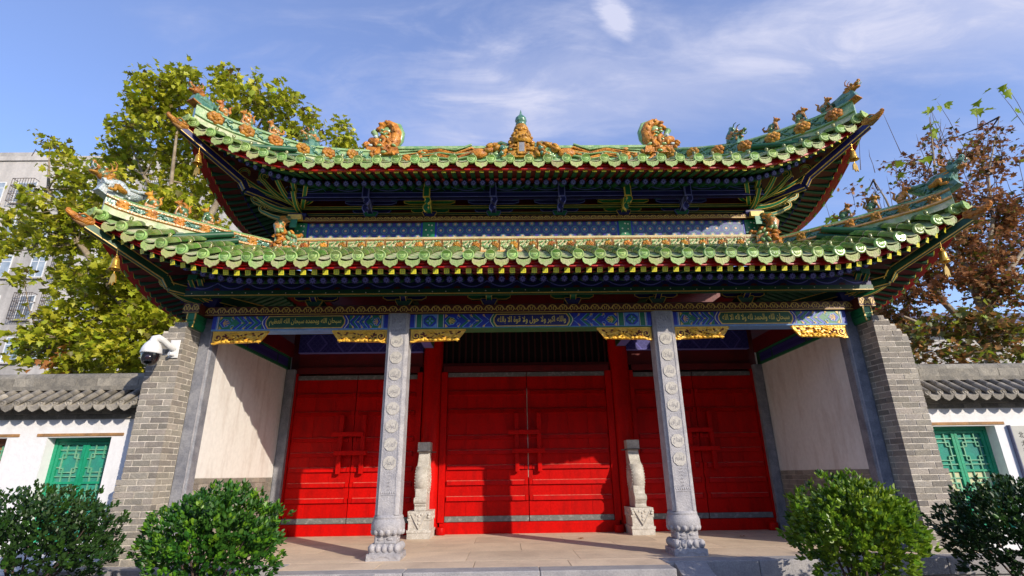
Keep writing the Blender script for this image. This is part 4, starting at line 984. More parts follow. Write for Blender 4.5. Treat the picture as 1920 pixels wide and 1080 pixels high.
def hip(t, s, H, top_fn, d0, d1, parent, lower):
    """ridge along the hip, from d0 (corner side) to d1"""
    NS = 18; pts = []
    for i in range(NS+1):
        d = d0+(d1-d0)*i/NS; x = s*(t.xe-d); y = t.ye+d; zt = top_fn(d); pts.append((Vector((x, y, 0)), zt))
    per = Vector((s*1, -1, 0)).normalized(); side = Vector((s*1, 1, 0)).normalized()
    sec = [(-.085, -H-.06, 0), (-.085, -H+.035, 3), (-.115, -H+.05, 2), (-.115, -H+.075, 2), (-.075, -H+.09, 1), (-.075, -.085, 1), (-.105, -.07, 2), (-.105, -.05, 2), (-.07, -.042, 0), (-.055, 0, 0), (0, .022, 0), (.055, 0, 0), (.07, -.042, 0), (.105, -.05, 2), (.105, -.07, 2), (.075, -.085, 1), (.075, -H+.09, 1), (.115, -H+.075, 2), (.115, -H+.05, 2), (.085, -H+.035, 3), (.085, -H-.06, 0)]
    b = MB(); k = len(sec)
    for i in range(NS):
        vs = []
        for (p, zt) in (pts[i], pts[i+1]):
            vs += [tuple(p+side*o+Vector((0, 0, zt+z))) for o, z, m in sec]
        for j in range(k-1):
            q = (j, j+1, j+1+k, j+k); b.add([vs[x] for x in q], [(0, 1, 2, 3) if s < 0 else (3, 2, 1, 0)], sec[j+1][2] if j < k//2 else sec[j][2], False)
    p, zt = pts[0]; vs = [tuple(p+side*o+Vector((0, 0, zt+z))) for o, z, m in sec]; b.add(vs, [tuple(range(k))], 0)
    hr = b.build('hip_ridge', [M['rgreen'], M['teal'] if lower else M['rgreen'], M['amberp'] if lower else M['rgreen'], M['bed']], parent)
    # flower tiles on the outer (camera) face
    n = max(3, int((d1-d0)*1.414/(.34 if lower else .48)))
    for i in range(n):
        f = (i+.6)/n; d = d0+(d1-d0)*f; e = .02
        base = Vector((s*(t.xe-d), t.ye+d, top_fn(d)-H/2)); nxt = Vector((s*(t.xe-d-e), t.ye+d+e, top_fn(d+e)-H/2))
        for fs in (-1,):
            tx = (nxt-base).normalized()*(-s); nrm = Vector((-s, -1, 0)).normalized()*1.0
            nrm = Vector((-s*1, -1, 0)).normalized()
            yv = -nrm; zv = tx.cross(yv).normalized(); 
            if zv.z < 0: zv = -zv
            xv = yv.cross(zv)
            m4 = Matrix((xv, yv, zv)).transposed().to_4x4(); m4.translation = base+nrm*.076+Vector((0, 0, .005))
            inst('flower_tile', ROS_S if lower else ROS_P, hr, m4)
            d2 = d+(d1-d0)*.5/n
            if d2 < d1-.05:
                m5 = m4.copy(); m5.translation = Vector((s*(t.xe-d2), t.ye+d2, top_fn(d2)-H/2))+nrm*.076
                inst('leaf_relief', LEAFR, hr, m5 @ Matrix.Scale(1.0 if lower else 1.3, 4))
    return hr
def interp(tab):
    def f(d):
        for (a, za), (b_, zb) in zip(tab, tab[1:]):
            if d <= b_: return za+(zb-za)*max(0, (d-a))/(b_-a)
        return tab[-1][1]
    return f
lo_top = interp([(0, 4.98), (.15, 4.90), (.4, 4.87), (.9, 4.875), (1.4, 4.89), (1.9, 4.93)])
up_top = interp([(0, 7.10), (.25, 7.03), (.5, 7.01), (.9, 7.05), (1.3, 7.11), (1.7, 7.26), (2.1, 7.48), (2.6, 7.80)])
hips = {}
for s in (-1, 1):
    hips['l', s] = hip(LO, s, .25, lo_top, .10, 1.88, low, True)
    hips['u', s] = hip(UP, s, .33, up_top, .10, 2.62, upp, False)
    # shell-shaped end tile over the corner
    for t, rf, z in ((LO, low, .045), (UP, upp, .045)):
        b = MB(); b.ell((0, 0, 0), (.11, .14, .05), None, 0, 12)
        for k in range(-3, 4): b.rib([(k*.026, .03), (k*.034, -.05)], .006, Tr(0, -.12, 0), 0)
        b.prism([(-.10, .03), (-.11, -.02), (-.07, -.075), (0, -.09), (.07, -.075), (.11, -.02), (.10, .03)], Tr(0, -.11, 0), .03, 0)
        b.build('corner_tile', M['disc'], rf, Matrix.Translation((s*(t.xe-.10), t.ye+.10, rz(t, 0, 0)+.02)) @ RZ(s*.5))

# ---- skirt ridge on the lower roof (front) with panels
Y0, Z0, Z1 = .50, 4.665, 4.985
b = MB(); b.box(-4.28, 4.28, Y0, Y0+.22, Z0, Z1-.03, 0); b.box(-4.3, 4.3, Y0-.05, Y0+.24, Z1-.035, Z1, 1); b.box(-4.3, 4.3, Y0-.035, Y0+.0, Z0, Z0+.04, 2)
sk = b.build('skirt_ridge', [M['rgreen'], M['cream'], M['amberp']], low)
def panel():
    b = MB(); w, h = .163, .118
    b.box(-w, w, -.022, 0, -h, h, 0)
    for z in (-h, h): b.box(-w, w, -.042, 0, z-.012, z+.012, 1)
    for x in (-w, w): b.box(x-.011, x+.011, -.040, 0, -h+.013, h-.013, 1)
    F_ = rosette(.072, 6, False); b.add([(x+.085, y-.02, z*1.15+.0) for x, y, z in F_.v], F_.f, 2, True)
    rr = random.Random(2)
    b.tube([(-.14, -.028, .05), (-.10, -.034, -.03), (-.04, -.034, -.06), (.02, -.03, -.02)], .010, 6, 3)
    for k in range(9): b.ell((rr.uniform(-.14, .0), -.028, rr.uniform(-.08, .08)), (.042, .018, .017), None, 3, 7, Matrix.Rotation(rr.uniform(-1.3, .2), 3, 'Y'))
    for k in range(4): b.ell((.06+.04*(k % 2), -.03, -.085+.17*(k//2)), (.03, .014, .014), None, 3, 7, Matrix.Rotation(k, 3, 'Y'))
    return b.mesh('ridge_panel', [M['cream'], M['amberp'], M['amber'], M['rgreen']])
PN = panel()
for i in range(25): inst('ridge_panel', PN, sk, Tr((i-12)*.332, Y0, (Z0+Z1)/2+.005))

# ---- main ridge
RY, RZ0, RZ1 = 1.9, 7.32, 7.76
b = MB(); b.box(-3.1, 3.1, RY-.11, RY+.11, RZ0-.2, RZ1-.04, 0); b.box(-3.1, 3.1, RY-.16, RY+.16, RZ0, RZ0+.06, 1); b.box(-3.1, 3.1, RY-.14, RY+.14, RZ1-.06, RZ1, 1); b.tube([(-3.1, RY, RZ1), (3.1, RY, RZ1)], .07, 10, 1)
mr = b.build('main_ridge', [M['rgreen'], M['rgreen']], upp)
rr = random.Random(21)
for s in (-1, 1):     # pair of long-tailed birds in relief
    b = MB()
    for k in range(7):
        z = RZ0+.12+.04*k; b.tube([(s*(.75+.06*k), RY-.12, z+.05), (s*1.10, RY-.15, z+.05+.05*math.sin(k*1.3)), (s*1.45, RY-.14, z-.05+.03*math.cos(k*2)), (s*1.8, RY-.15, z+.02), (s*(1.9+.14*k), RY-.12, z-.05+.05*math.sin(k))], [.022, .026, .024, .022, .008], 6, 0 if k % 3 else 1)
    b.ell((s*.95, RY-.15, RZ0+.24), (.20, .07, .12), None, 0, 10); b.ell((s*.70, RY-.15, RZ0+.32), (.09, .06, .07), None, 0, 8)
    for k in range(16): b.ell((s*rr.uniform(2.0, 2.9), RY-.12, RZ0+rr.uniform(.1, .36)), (.09, .04, .04), None, 0 if k % 3 else 1, 7, Matrix.Rotation(rr.uniform(-1, 1), 3, 'Y'))
    for k in range(8): b.ell((s*rr.uniform(.4, .7), RY-.12, RZ0+rr.uniform(.1, .36)), (.07, .04, .05), None, 1, 7, Matrix.Rotation(rr.uniform(-1, 1), 3, 'Y'))
    b.lathe([(.07, 0), (.11, .03), (.14, 0)], 12, Matrix.Translation((s*.55, RY-.12, RZ0+.27)) @ Matrix.Rotation(PI/2, 4, 'X'), 1)
    b.build('ridge_relief', [M['amber'], M['rgreen']], mr)
# centre ornament
b = MB(); rr = random.Random(31)
b.frust((.30, .15), (.24, .14), 0, .40, 0); b.box(-.085, .085, -.19, -.13, .05, .36, 0); b.box(-.055, .055, -.195, -.18, .10, .32, 2)
b.lathe([(.22, .34), (.27, .40), (.25, .46), (.225, .53), (.19, .60), (.15, .68), (.135, .72), (.165, .75), (.15, .80), (.11, .86)], 14, None, 0)
for k in range(80):
    a = rr.uniform(0, 2*PI); z = rr.uniform(.36, .70); q = .275-(z-.38)*.40; b.ell((q*math.cos(a), q*math.sin(a), z), (.042, .042, .034), None, 0, 6)
for k in range(30): b.ell((rr.uniform(-.26, .26), -.16, rr.uniform(.06, .40)), (.045, .03, .03), None, 0 if k % 5 else 3, 6) if abs(rr.random()) > .1 else None
b.lathe([(.10, .86), (.12, .89), (.09, .92), (.10, .93), (.128, .99), (.12, 1.05), (.07, 1.11), (.035, 1.15), (.022, 1.2), (.001, 1.29)], 14, None, 1)
for s in (-1, 1):
    for k in range(16): b.ell((s*rr.uniform(.30, .78), -.10+rr.uniform(-.06, .06), rr.uniform(.04, .34)), (.10, .07, .05), None, 0, 7, Matrix.Rotation(s*rr.uniform(-.2, 1), 3, 'Y'))
    for z, L in ((.40, .62), (.30, .86)): b.tube([(s*.28, -.02, z-.06), (s*L*.7, -.02, z+.02), (s*L, -.02, z-.04), (s*(L+.02), -.02, z+.03)], [.06, .05, .035, .02], 7, 3)
    b.ell((s*.40, -.16, .20), (.07, .06, .07), None, 1, 8); b.ell((s*.42, -.16, .08), (.05, .05, .05), None, 1, 8)
b.build('ridge_finial', [M['amber'], M['teal'], M['bstone'], M['beast']], upp, Tr(-.02, RY-.02, RZ0+.14, s=1.03))
# ridge-end dragons with curled tails
b = MB(); rr = random.Random(12)
b.frust((.34, .14), (.30, .13), -.10, .06, 0)
body = [(.02, 0, .05), (.14, 0, .16), (.22, 0, .30), (.24, 0, .46), (.18, 0, .60), (.06, 0, .68), (-.06, 0, .64), (-.10, 0, .53), (-.02, 0, .46), (.05, 0, .50), (.04, 0, .56)]
b.tube(body, [.15, .14, .12, .105, .095, .085, .075, .065, .055, .045, .03], 12, 0)
b.tube([(p[0]*1.0+.085*(1 if i < 5 else .3), .04, p[2]+(.02 if i < 4 else .05)) for i, p in enumerate(body[:7])], [.06, .07, .075, .07, .06, .05, .02], 10, 2)
for i, p in enumerate(body[:8]):
    b.ell((p[0]-.02, -.12+.008*i, p[2]), (.055, .03, .035), None, 0, 7, Matrix.Rotation(-i*.5, 3, 'Y'))
b.ell((-.16, -.03, .22), (.17, .12, .10), None, 0, 10, Matrix.Rotation(.3, 3, 'Y')); b.ell((-.31, -.03, .17), (.10, .09, .055), None, 0, 9, Matrix.Rotation(.4, 3, 'Y')); b.ell((-.26, -.02, .03), (.13, .09, .05), None, 0, 9)
b.ell((-.14, -.13, .29), (.045, .035, .04), None, 1, 7); b.ell((-.24, -.12, .10), (.06, .03, .03), None, 1, 7)
b.tube([(-.12, 0, .28), (-.17, 0, .40), (-.22, 0, .50)], [.05, .05, .07], 8, 2)
b.tube([(-.02, -.10, .30), (.04, -.13, .22), (.0, -.14, .12)], [.05, .045, .02], 7, 0); b.tube([(.10, -.12, .22), (.16, -.14, .12), (.10, -.15, .03)], [.045, .04, .02], 7, 0)
for k in range(22): b.ell((rr.uniform(-.34, .22), -.13+rr.uniform(-.02, .02), rr.uniform(-.10, .20)), (.065, .04, .028), None, rr.choice((0, 0, 0, 2)), 7, Matrix.Rotation(rr.uniform(-1.2, 1.2), 3, 'Y'))
b.tube([(.20, -.02, .02), (.34, -.02, .08), (.46, -.02, .05)], [.06, .05, .03], 7, 0)
b.ell((.04, .0, .28), (.17, .10, .22), None, 0, 12); b.ell((.04, .01, .52), (.10, .06, .10), None, 2, 10)
for k in range(18): b.ell((.04+rr.uniform(-.13, .13), -.095+rr.uniform(-.015, .01), .28+rr.uniform(-.18, .20)), (.05, .03, .024), None, rr.choice((0, 0, 2)), 7, Matrix.Rotation(rr.uniform(-1.3, 1.3), 3, 'Y'))
CH = b.mesh('ridge_dragon', [M['amber'], M['white_glaze'], M['rgreen']])
inst('ridge_dragon', CH, upp, Tr(-3.02, RY-.03, RZ0+.34, s=1.10)); inst('ridge_dragon', CH, upp, Matrix.Diagonal((-1, 1, 1, 1)) @ Tr(-3.0, RY-.03, RZ0+.34, s=1.10))

# ---- beasts: +X is the way they face
def beast_head(b, m0=0, m1=1, m2=2, c=(0, 0, 0), s=1., horns=True, gape=.25):
    T = Matrix.Translation(c) @ Matrix.Scale(s, 4)
    b.ell((0, 0, 0), (.17, .13, .13), T, m0, 10); b.ell((.16, 0, .045), (.14, .09, .055), T, m0, 10, Matrix.Rotation(-gape, 3, 'Y')); b.ell((.14, 0, -.075), (.12, .08, .04), T, m1, 9, Matrix.Rotation(gape, 3, 'Y'))
    b.ell((.275, 0, .10), (.05, .07, .045), T, m0, 8)
    for sy in (-1, 1):
        b.ell((.07, sy*.085, .10), (.05, .04, .045), T, m0, 8); b.ell((.095, sy*.105, .10), (.022, .02, .022), T, m2, 7)
        b.ell((-.09, sy*.12, .05), (.07, .03, .05), T, m1, 7, Matrix.Rotation(.6, 3, 'Y'))
        for k in range(4): b.tube([(-.05, sy*.10, -.02-.03*k), (-.15, sy*.13, -.0-.03*k), (-.22-.02*k, sy*.12, .04-.03*k)], [.035, .03, .01], 6, m0 if k % 2 else m1, T)
        b.tube([(.22, sy*.06, -.02), (.28, sy*.07, .0), (.30, sy*.07, .06)], [.015, .014, .008], 5, m2, T)
        if horns: b.tube([(-.02, sy*.06, .10), (-.09, sy*.07, .22), (-.05, sy*.075, .33), (.03, sy*.08, .36)], [.026, .022, .016, .008], 7, m1, T)
    for k in range(5): b.ell((.24-.05*k, 0, .0), (.012, .06, .03), T, m2, 6)
def small_beast(kind):
    b = MB()
    b.box(-.10, .10, -.055, .055, -.02, .02, 1)
    b.ell((-.03, 0, .10), (.085, .06, .085), None, 1, 9, Matrix.Rotation(-.5, 3, 'Y')); b.ell((.03, 0, .15), (.06, .052, .075), None, 1 if kind else 0, 9)
    b.ell((.06, 0, .24), (.055, .045, .05), None, 0, 9); b.ell((.11, 0, .232), (.035, .032, .025), None, 0, 8)
    for sy in (-1, 1):
        b.tube([(.06, sy*.035, .14), (.085, sy*.036, .07), (.09, sy*.036, .0)], [.024, .018, .022], 6, 1); b.ell((-.06, sy*.05, .05), (.055, .026, .05), None, 1, 8)
        b.ell((.035, sy*.03, .29), (.014, .012, .028), None, 0, 6)
    if kind == 2: b.tube([(-.10, 0, .05), (-.18, 0, .06), (-.21, 0, .13), (-.17, 0, .16)], [.03, .028, .02, .012], 6, 0)
    else: b.tube([(-.09, 0, .05), (-.14, 0, .12), (-.11, 0, .20), (-.15, 0, .26)], [.028, .026, .022, .01], 6, 0)
    if kind == 1: b.tube([(.0, 0, .26), (-.06, 0, .22), (-.07, 0, .15)], [.03, .035, .02], 6, 0)
    return b.mesh('roof_beast', [M['amber'], M['beast']])
SB = [small_beast(k) for k in range(3)]
def hipT(t, s, d, fn, dz=0., yaw=0., sc=1.):
    e = .03; a = math.atan2(fn(d-e)-fn(d+e), 2*e*1.414)
    return Matrix.Translation((s*(t.xe-d), t.ye+d, fn(d)+dz)) @ RZ((-PI/4 if s > 0 else -3*PI/4)+yaw) @ Matrix.Rotation(-a, 4, 'Y') @ Matrix.Scale(sc, 4)
for s in (-1, 1):
    for k, d in enumerate((.49, .77, 1.04)): inst('roof_beast', SB[k], hips['l', s], hipT(LO, s, d, lo_top, .03, sc=.84))
    for k, d in enumerate((.38, .68, 1.02)): inst('roof_beast', SB[k], hips['u', s], hipT(UP, s, d, up_top, .03, sc=.92))
# big dragons at the lower corners: arched body, wave-like tail
b = MB(); rr = random.Random(7)
b.frust((.22, .10), (.20, .09), -.16, .02, 0)
b.tube([(.20, 0, .02), (.10, 0, .12), (-.06, 0, .16), (-.22, 0, .14), (-.36, 0, .24), (-.46, 0, .34), (-.54, 0, .36)], [.13, .16, .16, .14, .13, .09, .04], 12, 0)
for k in range(7): b.tube([(-.20, -.13+.043*k, .22), (-.34, -.13+.043*k, .28), (-.45, -.10+.033*k, .38), (-.56, -.08+.026*k, .44)], [.03, .04, .04, .018], 6, 3)
for sy in (-1, 1):
    b.tube([(-.16, sy*.13, .10), (-.06, sy*.17, .06), (.04, sy*.17, .10)], [.05, .06, .05], 8, 1); b.tube([(.04, sy*.17, .10), (.02, sy*.18, -.02), (.10, sy*.18, -.06)], [.045, .035, .03], 8, 1)
    for k in range(3): b.tube([(.09, sy*.18, -.05), (.13, sy*(.17+.02*k), -.07-.02*k)], [.014, .006], 5, 1)
    for k in range(14): b.ell((rr.uniform(-.30, .18), sy*.145, rr.uniform(.0, .22)), (.035, .02, .03), None, 0, 6)
beast_head(b, 2, 1, 3, (.26, 0, .20), .95)
CDL = b.mesh('corner_dragon', [M['white_glaze'], M['amber'], M['beast'], M['white_glaze']])
CDR = b.mesh('corner_dragon', [M['teal'], M['amber'], M['teal'], M['teal']])
for s, me in ((-1, CDL), (1, CDR)): inst('corner_dragon', me, low, hipT(LO, s, .13, lo_top, .05, yaw=s*-.35, sc=.74))
b = MB(); b.frust((.24, .10), (.22, .09), -.18, .02, 0); b.tube([(.18, 0, .0), (.02, 0, .05), (-.18, 0, .06), (-.34, 0, .10), (-.42, 0, .14)], [.10, .12, .10, .08, .03], 10, 0); beast_head(b, 1, 1, 2, (.20, 0, .12), .72)
b.box(-.25, .25, -.115, .115, -.20, -.17, 1)
CUm = b.mesh('corner_dragon', [M['teal'], M['amber'], M['rgreen']])
for s in (-1, 1): inst('corner_dragon', CUm, upp, hipT(UP, s, .16, up_top, .08, yaw=s*-.35, sc=.74))
# upright hip beasts and skirt-corner dragons
b = MB(); b.frust((.17, .11), (.14, .10), -.34, .05, 0); beast_head(b, 1, 1, 2, (.02, 0, .12), .80, True, .3)
for k in range(12): b.ell((rr.uniform(-.12, .15), -.11, rr.uniform(-.3, .05)), (.05, .03, .03), None, rr.choice((0, 1)), 6, Matrix.Rotation(k, 3, 'Y'))
b.tube([(-.12, 0, -.05), (-.16, 0, .14), (-.10, 0, .30), (-.17, 0, .34)], [.10, .10, .08, .05], 9, 0)
HB = b.mesh('hip_beast', [M['teal'], M['beast'], M['rgreen']])
for s in (-1, 1): inst('hip_beast', HB, upp, hipT(UP, s, 1.52, up_top, .06, yaw=s*-.3, sc=.86))
b = MB(); b.frust((.19, .13), (.17, .12), -.16, .16, 2)
beast_head(b, 1, 1, 0, (.0, -.02, .16), .82, True, .35)
b.tube([(-.10, 0, .20), (-.15, 0, .36), (-.08, 0, .50), (.02, 0, .54)], [.09, .10, .08, .04], 10, 2)
for k in range(44): b.ell((rr.uniform(-.17, .19), rr.choice((-1, 1))*(.13+rr.uniform(-.02, .02)), rr.uniform(-.14, .25)), (.06, .04, .03), None, rr.choice((0, 1, 1)), 6, Matrix.Rotation(rr.uniform(-1.3, 1.3), 3, 'Y'))
SD = b.mesh('skirt_dragon', [M['rgreen'], M['amber'], M['beast']])
for s in (-1, 1): inst('skirt_dragon', SD, low, Matrix.Diagonal((s, 1, 1, 1)) @ Tr(4.20, .44, 4.83, rz=PI-.35, s=1.0))
# gilt block above them
for s in (-1, 1):
    MB().box(-.12, .12, -.06, .1, 0, .10, 0).box(-.06, .06, -.065, -.05, -.16, .0, 1).build('gilt_corner_block', [M['goldl'], M['green']], gate, Tr(s*4.12, .50, 5.345))
# glazed dragon masks on the hip-rafter ends
b = MB(); b.tube([(-.10, 0, -.02), (.05, 0, .0), (.20, 0, .06), (.32, 0, .15), (.37, 0, .20)], [.10, .105, .085, .06, .03], 10, 0)
b.tube([(-.08, 0, -.07), (.08, 0, -.06), (.24, 0, .02)], [.06, .07, .04], 8, 2)
for sy in (-1, 1):
    b.ell((.10, sy*.075, .08), (.05, .035, .035), None, 1, 7); b.ell((.0, sy*.09, .04), (.07, .03, .05), None, 0, 7); b.tube([(.0, sy*.09, .08), (.10, sy*.10, .13), (.2, sy*.08, .10)], [.02, .022, .012], 6, 0)
b.ell((.33, 0, .20), (.05, .05, .04), None, 0, 8)
BK = b.mesh('hip_rafter_mask', [M['amber'], M['teal'], M['wood']])
for t, rf in ((LO, low), (UP, upp)):
    for s in (-1, 1):
        inst('hip_rafter_mask', BK, rf, Matrix.Translation((s*(t.xe-.03), t.ye+.0, rz(t, 0, 0)-.15)) @ RZ(-R(62) if s > 0 else -PI+R(62)) @ Matrix.Rotation(.22, 4, 'Y') @ Matrix.Scale(.66, 4))

# ================================================================== wind bells
b = MB(); b.lathe([(.001, 0), (.02, -.004), (.035, -.02), (.042, -.05), (.046, -.10), (.058, -.145), (.072, -.165), (.066, -.165), (.05, -.14), (.038, -.06), (.001, -.02)], 18)
b.lathe([(.047, -.10), (.050, -.106), (.048, -.112)], 18); BELL = b.mesh('bell_body', M['bell'])
b = MB(); b.tube([(0, 0, 0), (.0, 0, .10)], .005, 5); b.tube([(.022*math.cos(a), 0, .022+.022*math.sin(a)-.02) for a in [k*PI/5 for k in range(11)]], .005, 5); HOOK = b.mesh('hook', M['bell'])
b = MB(); b.tube([(0, 0, -.10), (0, 0, -.21)], .004, 5); b.prism([(-.012, -.20), (.012, -.20), (.040, -.235), (.050, -.31), (.022, -.29), (.0, -.325), (-.022, -.29), (-.050, -.31), (-.040, -.235)], Tr(), .012); CLP = b.mesh('clapper_plate', M['bell'])
BL = ('gilt bell hanging under the left upturned corner of the %s roof', 'gilt bell hanging under the right upturned corner of the %s roof')
for t, nm, (dx, dz) in ((LO, 'lower', (.36, -.33)), (UP, 'upper', (.27, -.34))):
    for s in (-1, 1):
        e = empty('wind_bell', (s*(t.xe-dx), t.ye+dx*.7, rz(t, .1, dx)+dz-.10), BL[(s+1)//2] % nm, 'bell', 'bells under the roof corners')
        e.rotation_euler = (.05, s*.04, s*.25)
        inst('bell_body', BELL, e, Matrix.Scale(1.08, 4)); inst('hook', HOOK, e, Matrix.Scale(1.2, 4)); inst('clapper_plate', CLP, e, Matrix.Translation((0, 0, .03)) @ RZ(s*.15) @ Matrix.Scale(1.35, 4))

# ================================================================== stone drum blocks by the middle door
def drum(name, x, y, lab, s):
    e = empty(name, (x, y, 0), lab, 'drum stone', 'stone drum blocks at the middle door')
    b = MB()
    b.box(-.205, .205, 0, .60, 0, .10); b.box(-.215, .215, -.012, .60, .103, .145); b.box(-.19, .19, .005, .59, .145, .30); b.box(-.205, .205, -.004, .595, .30, .455)
    b.build('block_base', M['pstone'], e)
    c = MB()
    c.prism([(-.15, .43), (.15, .43), (.0, .17)], Tr(0, -.006, 0), .02, 0)
    c.band([(-.155, .435), (0, .165), (.155, .435)], -.008, .008, Tr(0, -.018, 0), .014)
    for q, (a, z) in enumerate(((0, .37), (-.05, .395), (.05, .395), (0, .31), (0, .25), (-.17, .36), (.17, .36), (-.18, .40), (.18, .40))): c.ell((a, -.014, z), (.032, .014, .026), n=7)
    for sx in (-1, 1):
        for k in range(7): c.ell((sx*.206, .08+.07*k, .36+.05*math.sin(k*2)), (.012, .035, .03), n=7)
    c.build('block_carving', M['pstone'], e)
    # slab with the drum standing in it: outline in the YZ plane
    P = [(.06, .455), (.06, .52), (.035, .56), (.03, .62), (.06, .68), (.09, .70)]
    A = [(.30+.255*math.cos(a), .985+.255*math.sin(a)) for a in [PI+.95-(k*.29) for k in range(8)]]
    P2 = [(.25, 1.30), (.30, 1.40), (.32, 1.47), (.30, 1.50), (.30, 1.64), (.52, 1.64), (.52, .455)]
    out_ = [(.06, .455), (.06, .52), (.03, .56), (.03, .64), (.06, .69), (.095, .70)]+A[1:]+[(.26, 1.31), (.31, 1.42), (.31, 1.48), (.275, 1.49), (.275, 1.645), (.52, 1.645), (.52, .455)]
    T = RZ(PI/2)
    d = MB(); d.prism([(p[0], p[1]) for p in out_], T, .21); o = bevel(d.build('drum_slab', M['pstone'], e), .012)
    d = MB(); r = .255
    d.lathe([(.001, -.125), (.19, -.125), (.215, -.12), (.225, -.108), (r, -.10), (r+.004, 0), (r, .10), (.225, .108), (.215, .12), (.19, .125), (.001, .125)], 32, Matrix.Translation((0, .30, .985)) @ Matrix.Rotation(PI/2, 4, 'Y'))
    for sx in (-1, 1):
        for k in range(28):
            a = 2*PI*k/28; d.ell((sx*.112, .30+.238*math.cos(a), .985+.238*math.sin(a)), .014, n=6)
        for k in range(8): d.ell((sx*.125, .30+.11*math.cos(k), .985+.11*math.sin(k)), (.012, .05, .05), n=7)
    d.tube([(-.108, .05, .625), (.108, .05, .625)], .055, 12)
    d.build('drum', M['pstone'], e)
    MB().box(-.118, .118, .262, .53, 1.49, 1.655).build('capital', M['pstone'], e)
    MB().box(-.125, .125, .25, .53, 1.475, 1.495).box((.12 if s < 0 else -.22), (.22 if s < 0 else -.12), .33, .36, 1.465, 1.485).build('iron_clamp', M['iron'], e)
    return e
drum('drum_stone', -1.975, 2.27, 'pale carved stone drum block in sun left of the middle red door', -1)
drum('drum_stone', 2.035, 2.36, 'carved stone drum block with one dark side right of the middle red door', 1)
for x, y, a, lab in ((.85, 1.95, .4, 'small orange dry leaf on the paving before the middle door'), (3.6, 1.9, 1.2, 'dark dry leaf on the shaded paving before the right door')):
    b = MB(); n = 9
    vs = [(.08*math.cos(k*2*PI/n)*(1 if k % 2 else .6), .05*math.sin(k*2*PI/n)*(1 if k % 2 else .6), .006+.014*abs(math.sin(k))) for k in range(n)]
    b.add(vs+[(0, 0, .012)], [(k, (k+1) % n, n) for k in range(n)]); tag(b.build('fallen_leaf', M['leaf_e'], None, Tr(x, y, 0, a)), lab, 'leaf')

# ================================================================== brick piers
def pier(s, lab):
    e = empty('brick_pier', (s*5.4, -.3, 0), lab, 'brick pier')
    ox, oy = s*5.4, -.3
    core = MB(); X = lambda x: s*x-ox
    zt = [(5.62, 2.965), (5.545, 3.045), (5.48, 3.125), (5.40, 3.20), (5.33, 3.26)]
    for k, (xo, z) in enumerate(zt):
        z0 = 0 if k == 0 else zt[k-1][1]; P = [(5.153, -.3185), (xo-.006, -.3185), (xo-.008, 3.2), (5.14, 3.2), (5.14, .03), (5.132, .022)]
        n = len(P); vs = [(X(x), y-oy, z0) for x, y in P]+[(X(x), y-oy, z-.004) for x, y in P]
        core.add(vs, [tuple(range(n)), tuple(range(2*n-1, n-1, -1))]+[(i, (i+1) % n, (i+1) % n+n, i+n) for i in range(n)])
    core.box(X(5.16), X(5.672), -.311-oy, 3.0, 0, 1.02)
    core.build('mortar_core', M['mortar'], e)
    ch = .0815; row = 0; z = .0
    rr = random.Random(40+s)
    while z < 3.25:
        xo = 5.68 if z < 1.03 else 5.62
        for xx, zz in zt:
            if z+ch*.6 <= zz: xo = min(xo, xx) if z > 2.9 else xo; break
        else: xo = 5.33
        g = .0068
        # front face bricks from the corner outwards
        x = 5.15; first = True
        lens = [.12, .245, .245, .245] if row % 2 else [.25, .245, .245, .245]
        for L in lens:
            x2 = min(x+L, xo)
            if xo-x2 < .05: x2 = xo
            dp = rr.uniform(0, .004); y0 = -.322-dp
            xa = x+(0 if first else g); xb = x2-(g if x2 < xo else 0)
            b = MB(); b.box(X(xa), X(xb), y0-oy, -.25-oy, z+g, z+ch-g)
            b.build('brick', M['brick'], e); x = x2; first = False
            if x >= xo-1e-4: break
        # canted return face from the corner back to the stone post
        q = [0, .25, .342] if row % 2 else [.12, .342]
        for a, c in zip(([0] if not row % 2 else [])+q, q if not row % 2 else q[1:]):
            if c-a < .02: continue
            if a == 0: a = .0
            f = lambda t: (5.15-.02*t/.342, -.322+t)
            (xa, ya), (xb, yb) = f(a+g), f(c-g); dp = rr.uniform(.0, .004)
            vs = [(X(xx), yy-oy, zz) for zz in (z+g, z+ch-g) for xx, yy in ((xa-dp, ya+(.001 if a == 0 else 0)), (xb-dp, yb), (xb+.05, yb), (xa+.05, ya+.001))]
            MB().add(vs, [(0, 1, 2, 3), (7, 6, 5, 4), (0, 4, 5, 1), (1, 5, 6, 2), (2, 6, 7, 3), (3, 7, 4, 0)]).build('brick', M['brick'], e)
        z += ch; row += 1
    return e
pier(-1, 'sunlit grey brick pier with a stepped top and a white security camera')
pier(1, 'grey brick pier with a shaded inner face right of the gatehouse')

# security camera on the left pier
e = empty('security_camera', (-5.30, -.335, 2.86), 'white dome security camera on an arm on the left brick pier', 'security camera')
bevel(MB().box(-.02, .12, -.014, 0, -.15, .12).build('mount_plate', M['cam_white'], e), .008)
b = MB(); b.tube([(.04, -.01, .0), (.02, -.10, .01), (-.02, -.19, .07), (-.06, -.24, .10), (-.085, -.27, .08), (-.09, -.28, .02)], [.05, .045, .042, .046, .052, .058], 12); b.tube([(.06, -.01, -.1), (.03, -.08, -.1)], .03, 8); b.build('arm', M['cam_white'], e)
h = MB().lathe([(.001, .04), (.06, .04), (.075, .02), (.10, -.01), (.125, -.07), (.135, -.13), (.13, -.145), (.001, -.145)], 26).build('hood', M['cam_white'], e, Tr(-.09, -.28, 0))
b = MB(); b.lathe([(.118, -.145), (.118, -.17), (.108, -.23), (.08, -.285), (.04, -.31), (.001, -.315)], 24); b.box(-.06, .06, -.13, -.08, -.27, -.17); ey = b.build('dome', M['cam_black'], e, Tr(-.09, -.28, 0, .3))
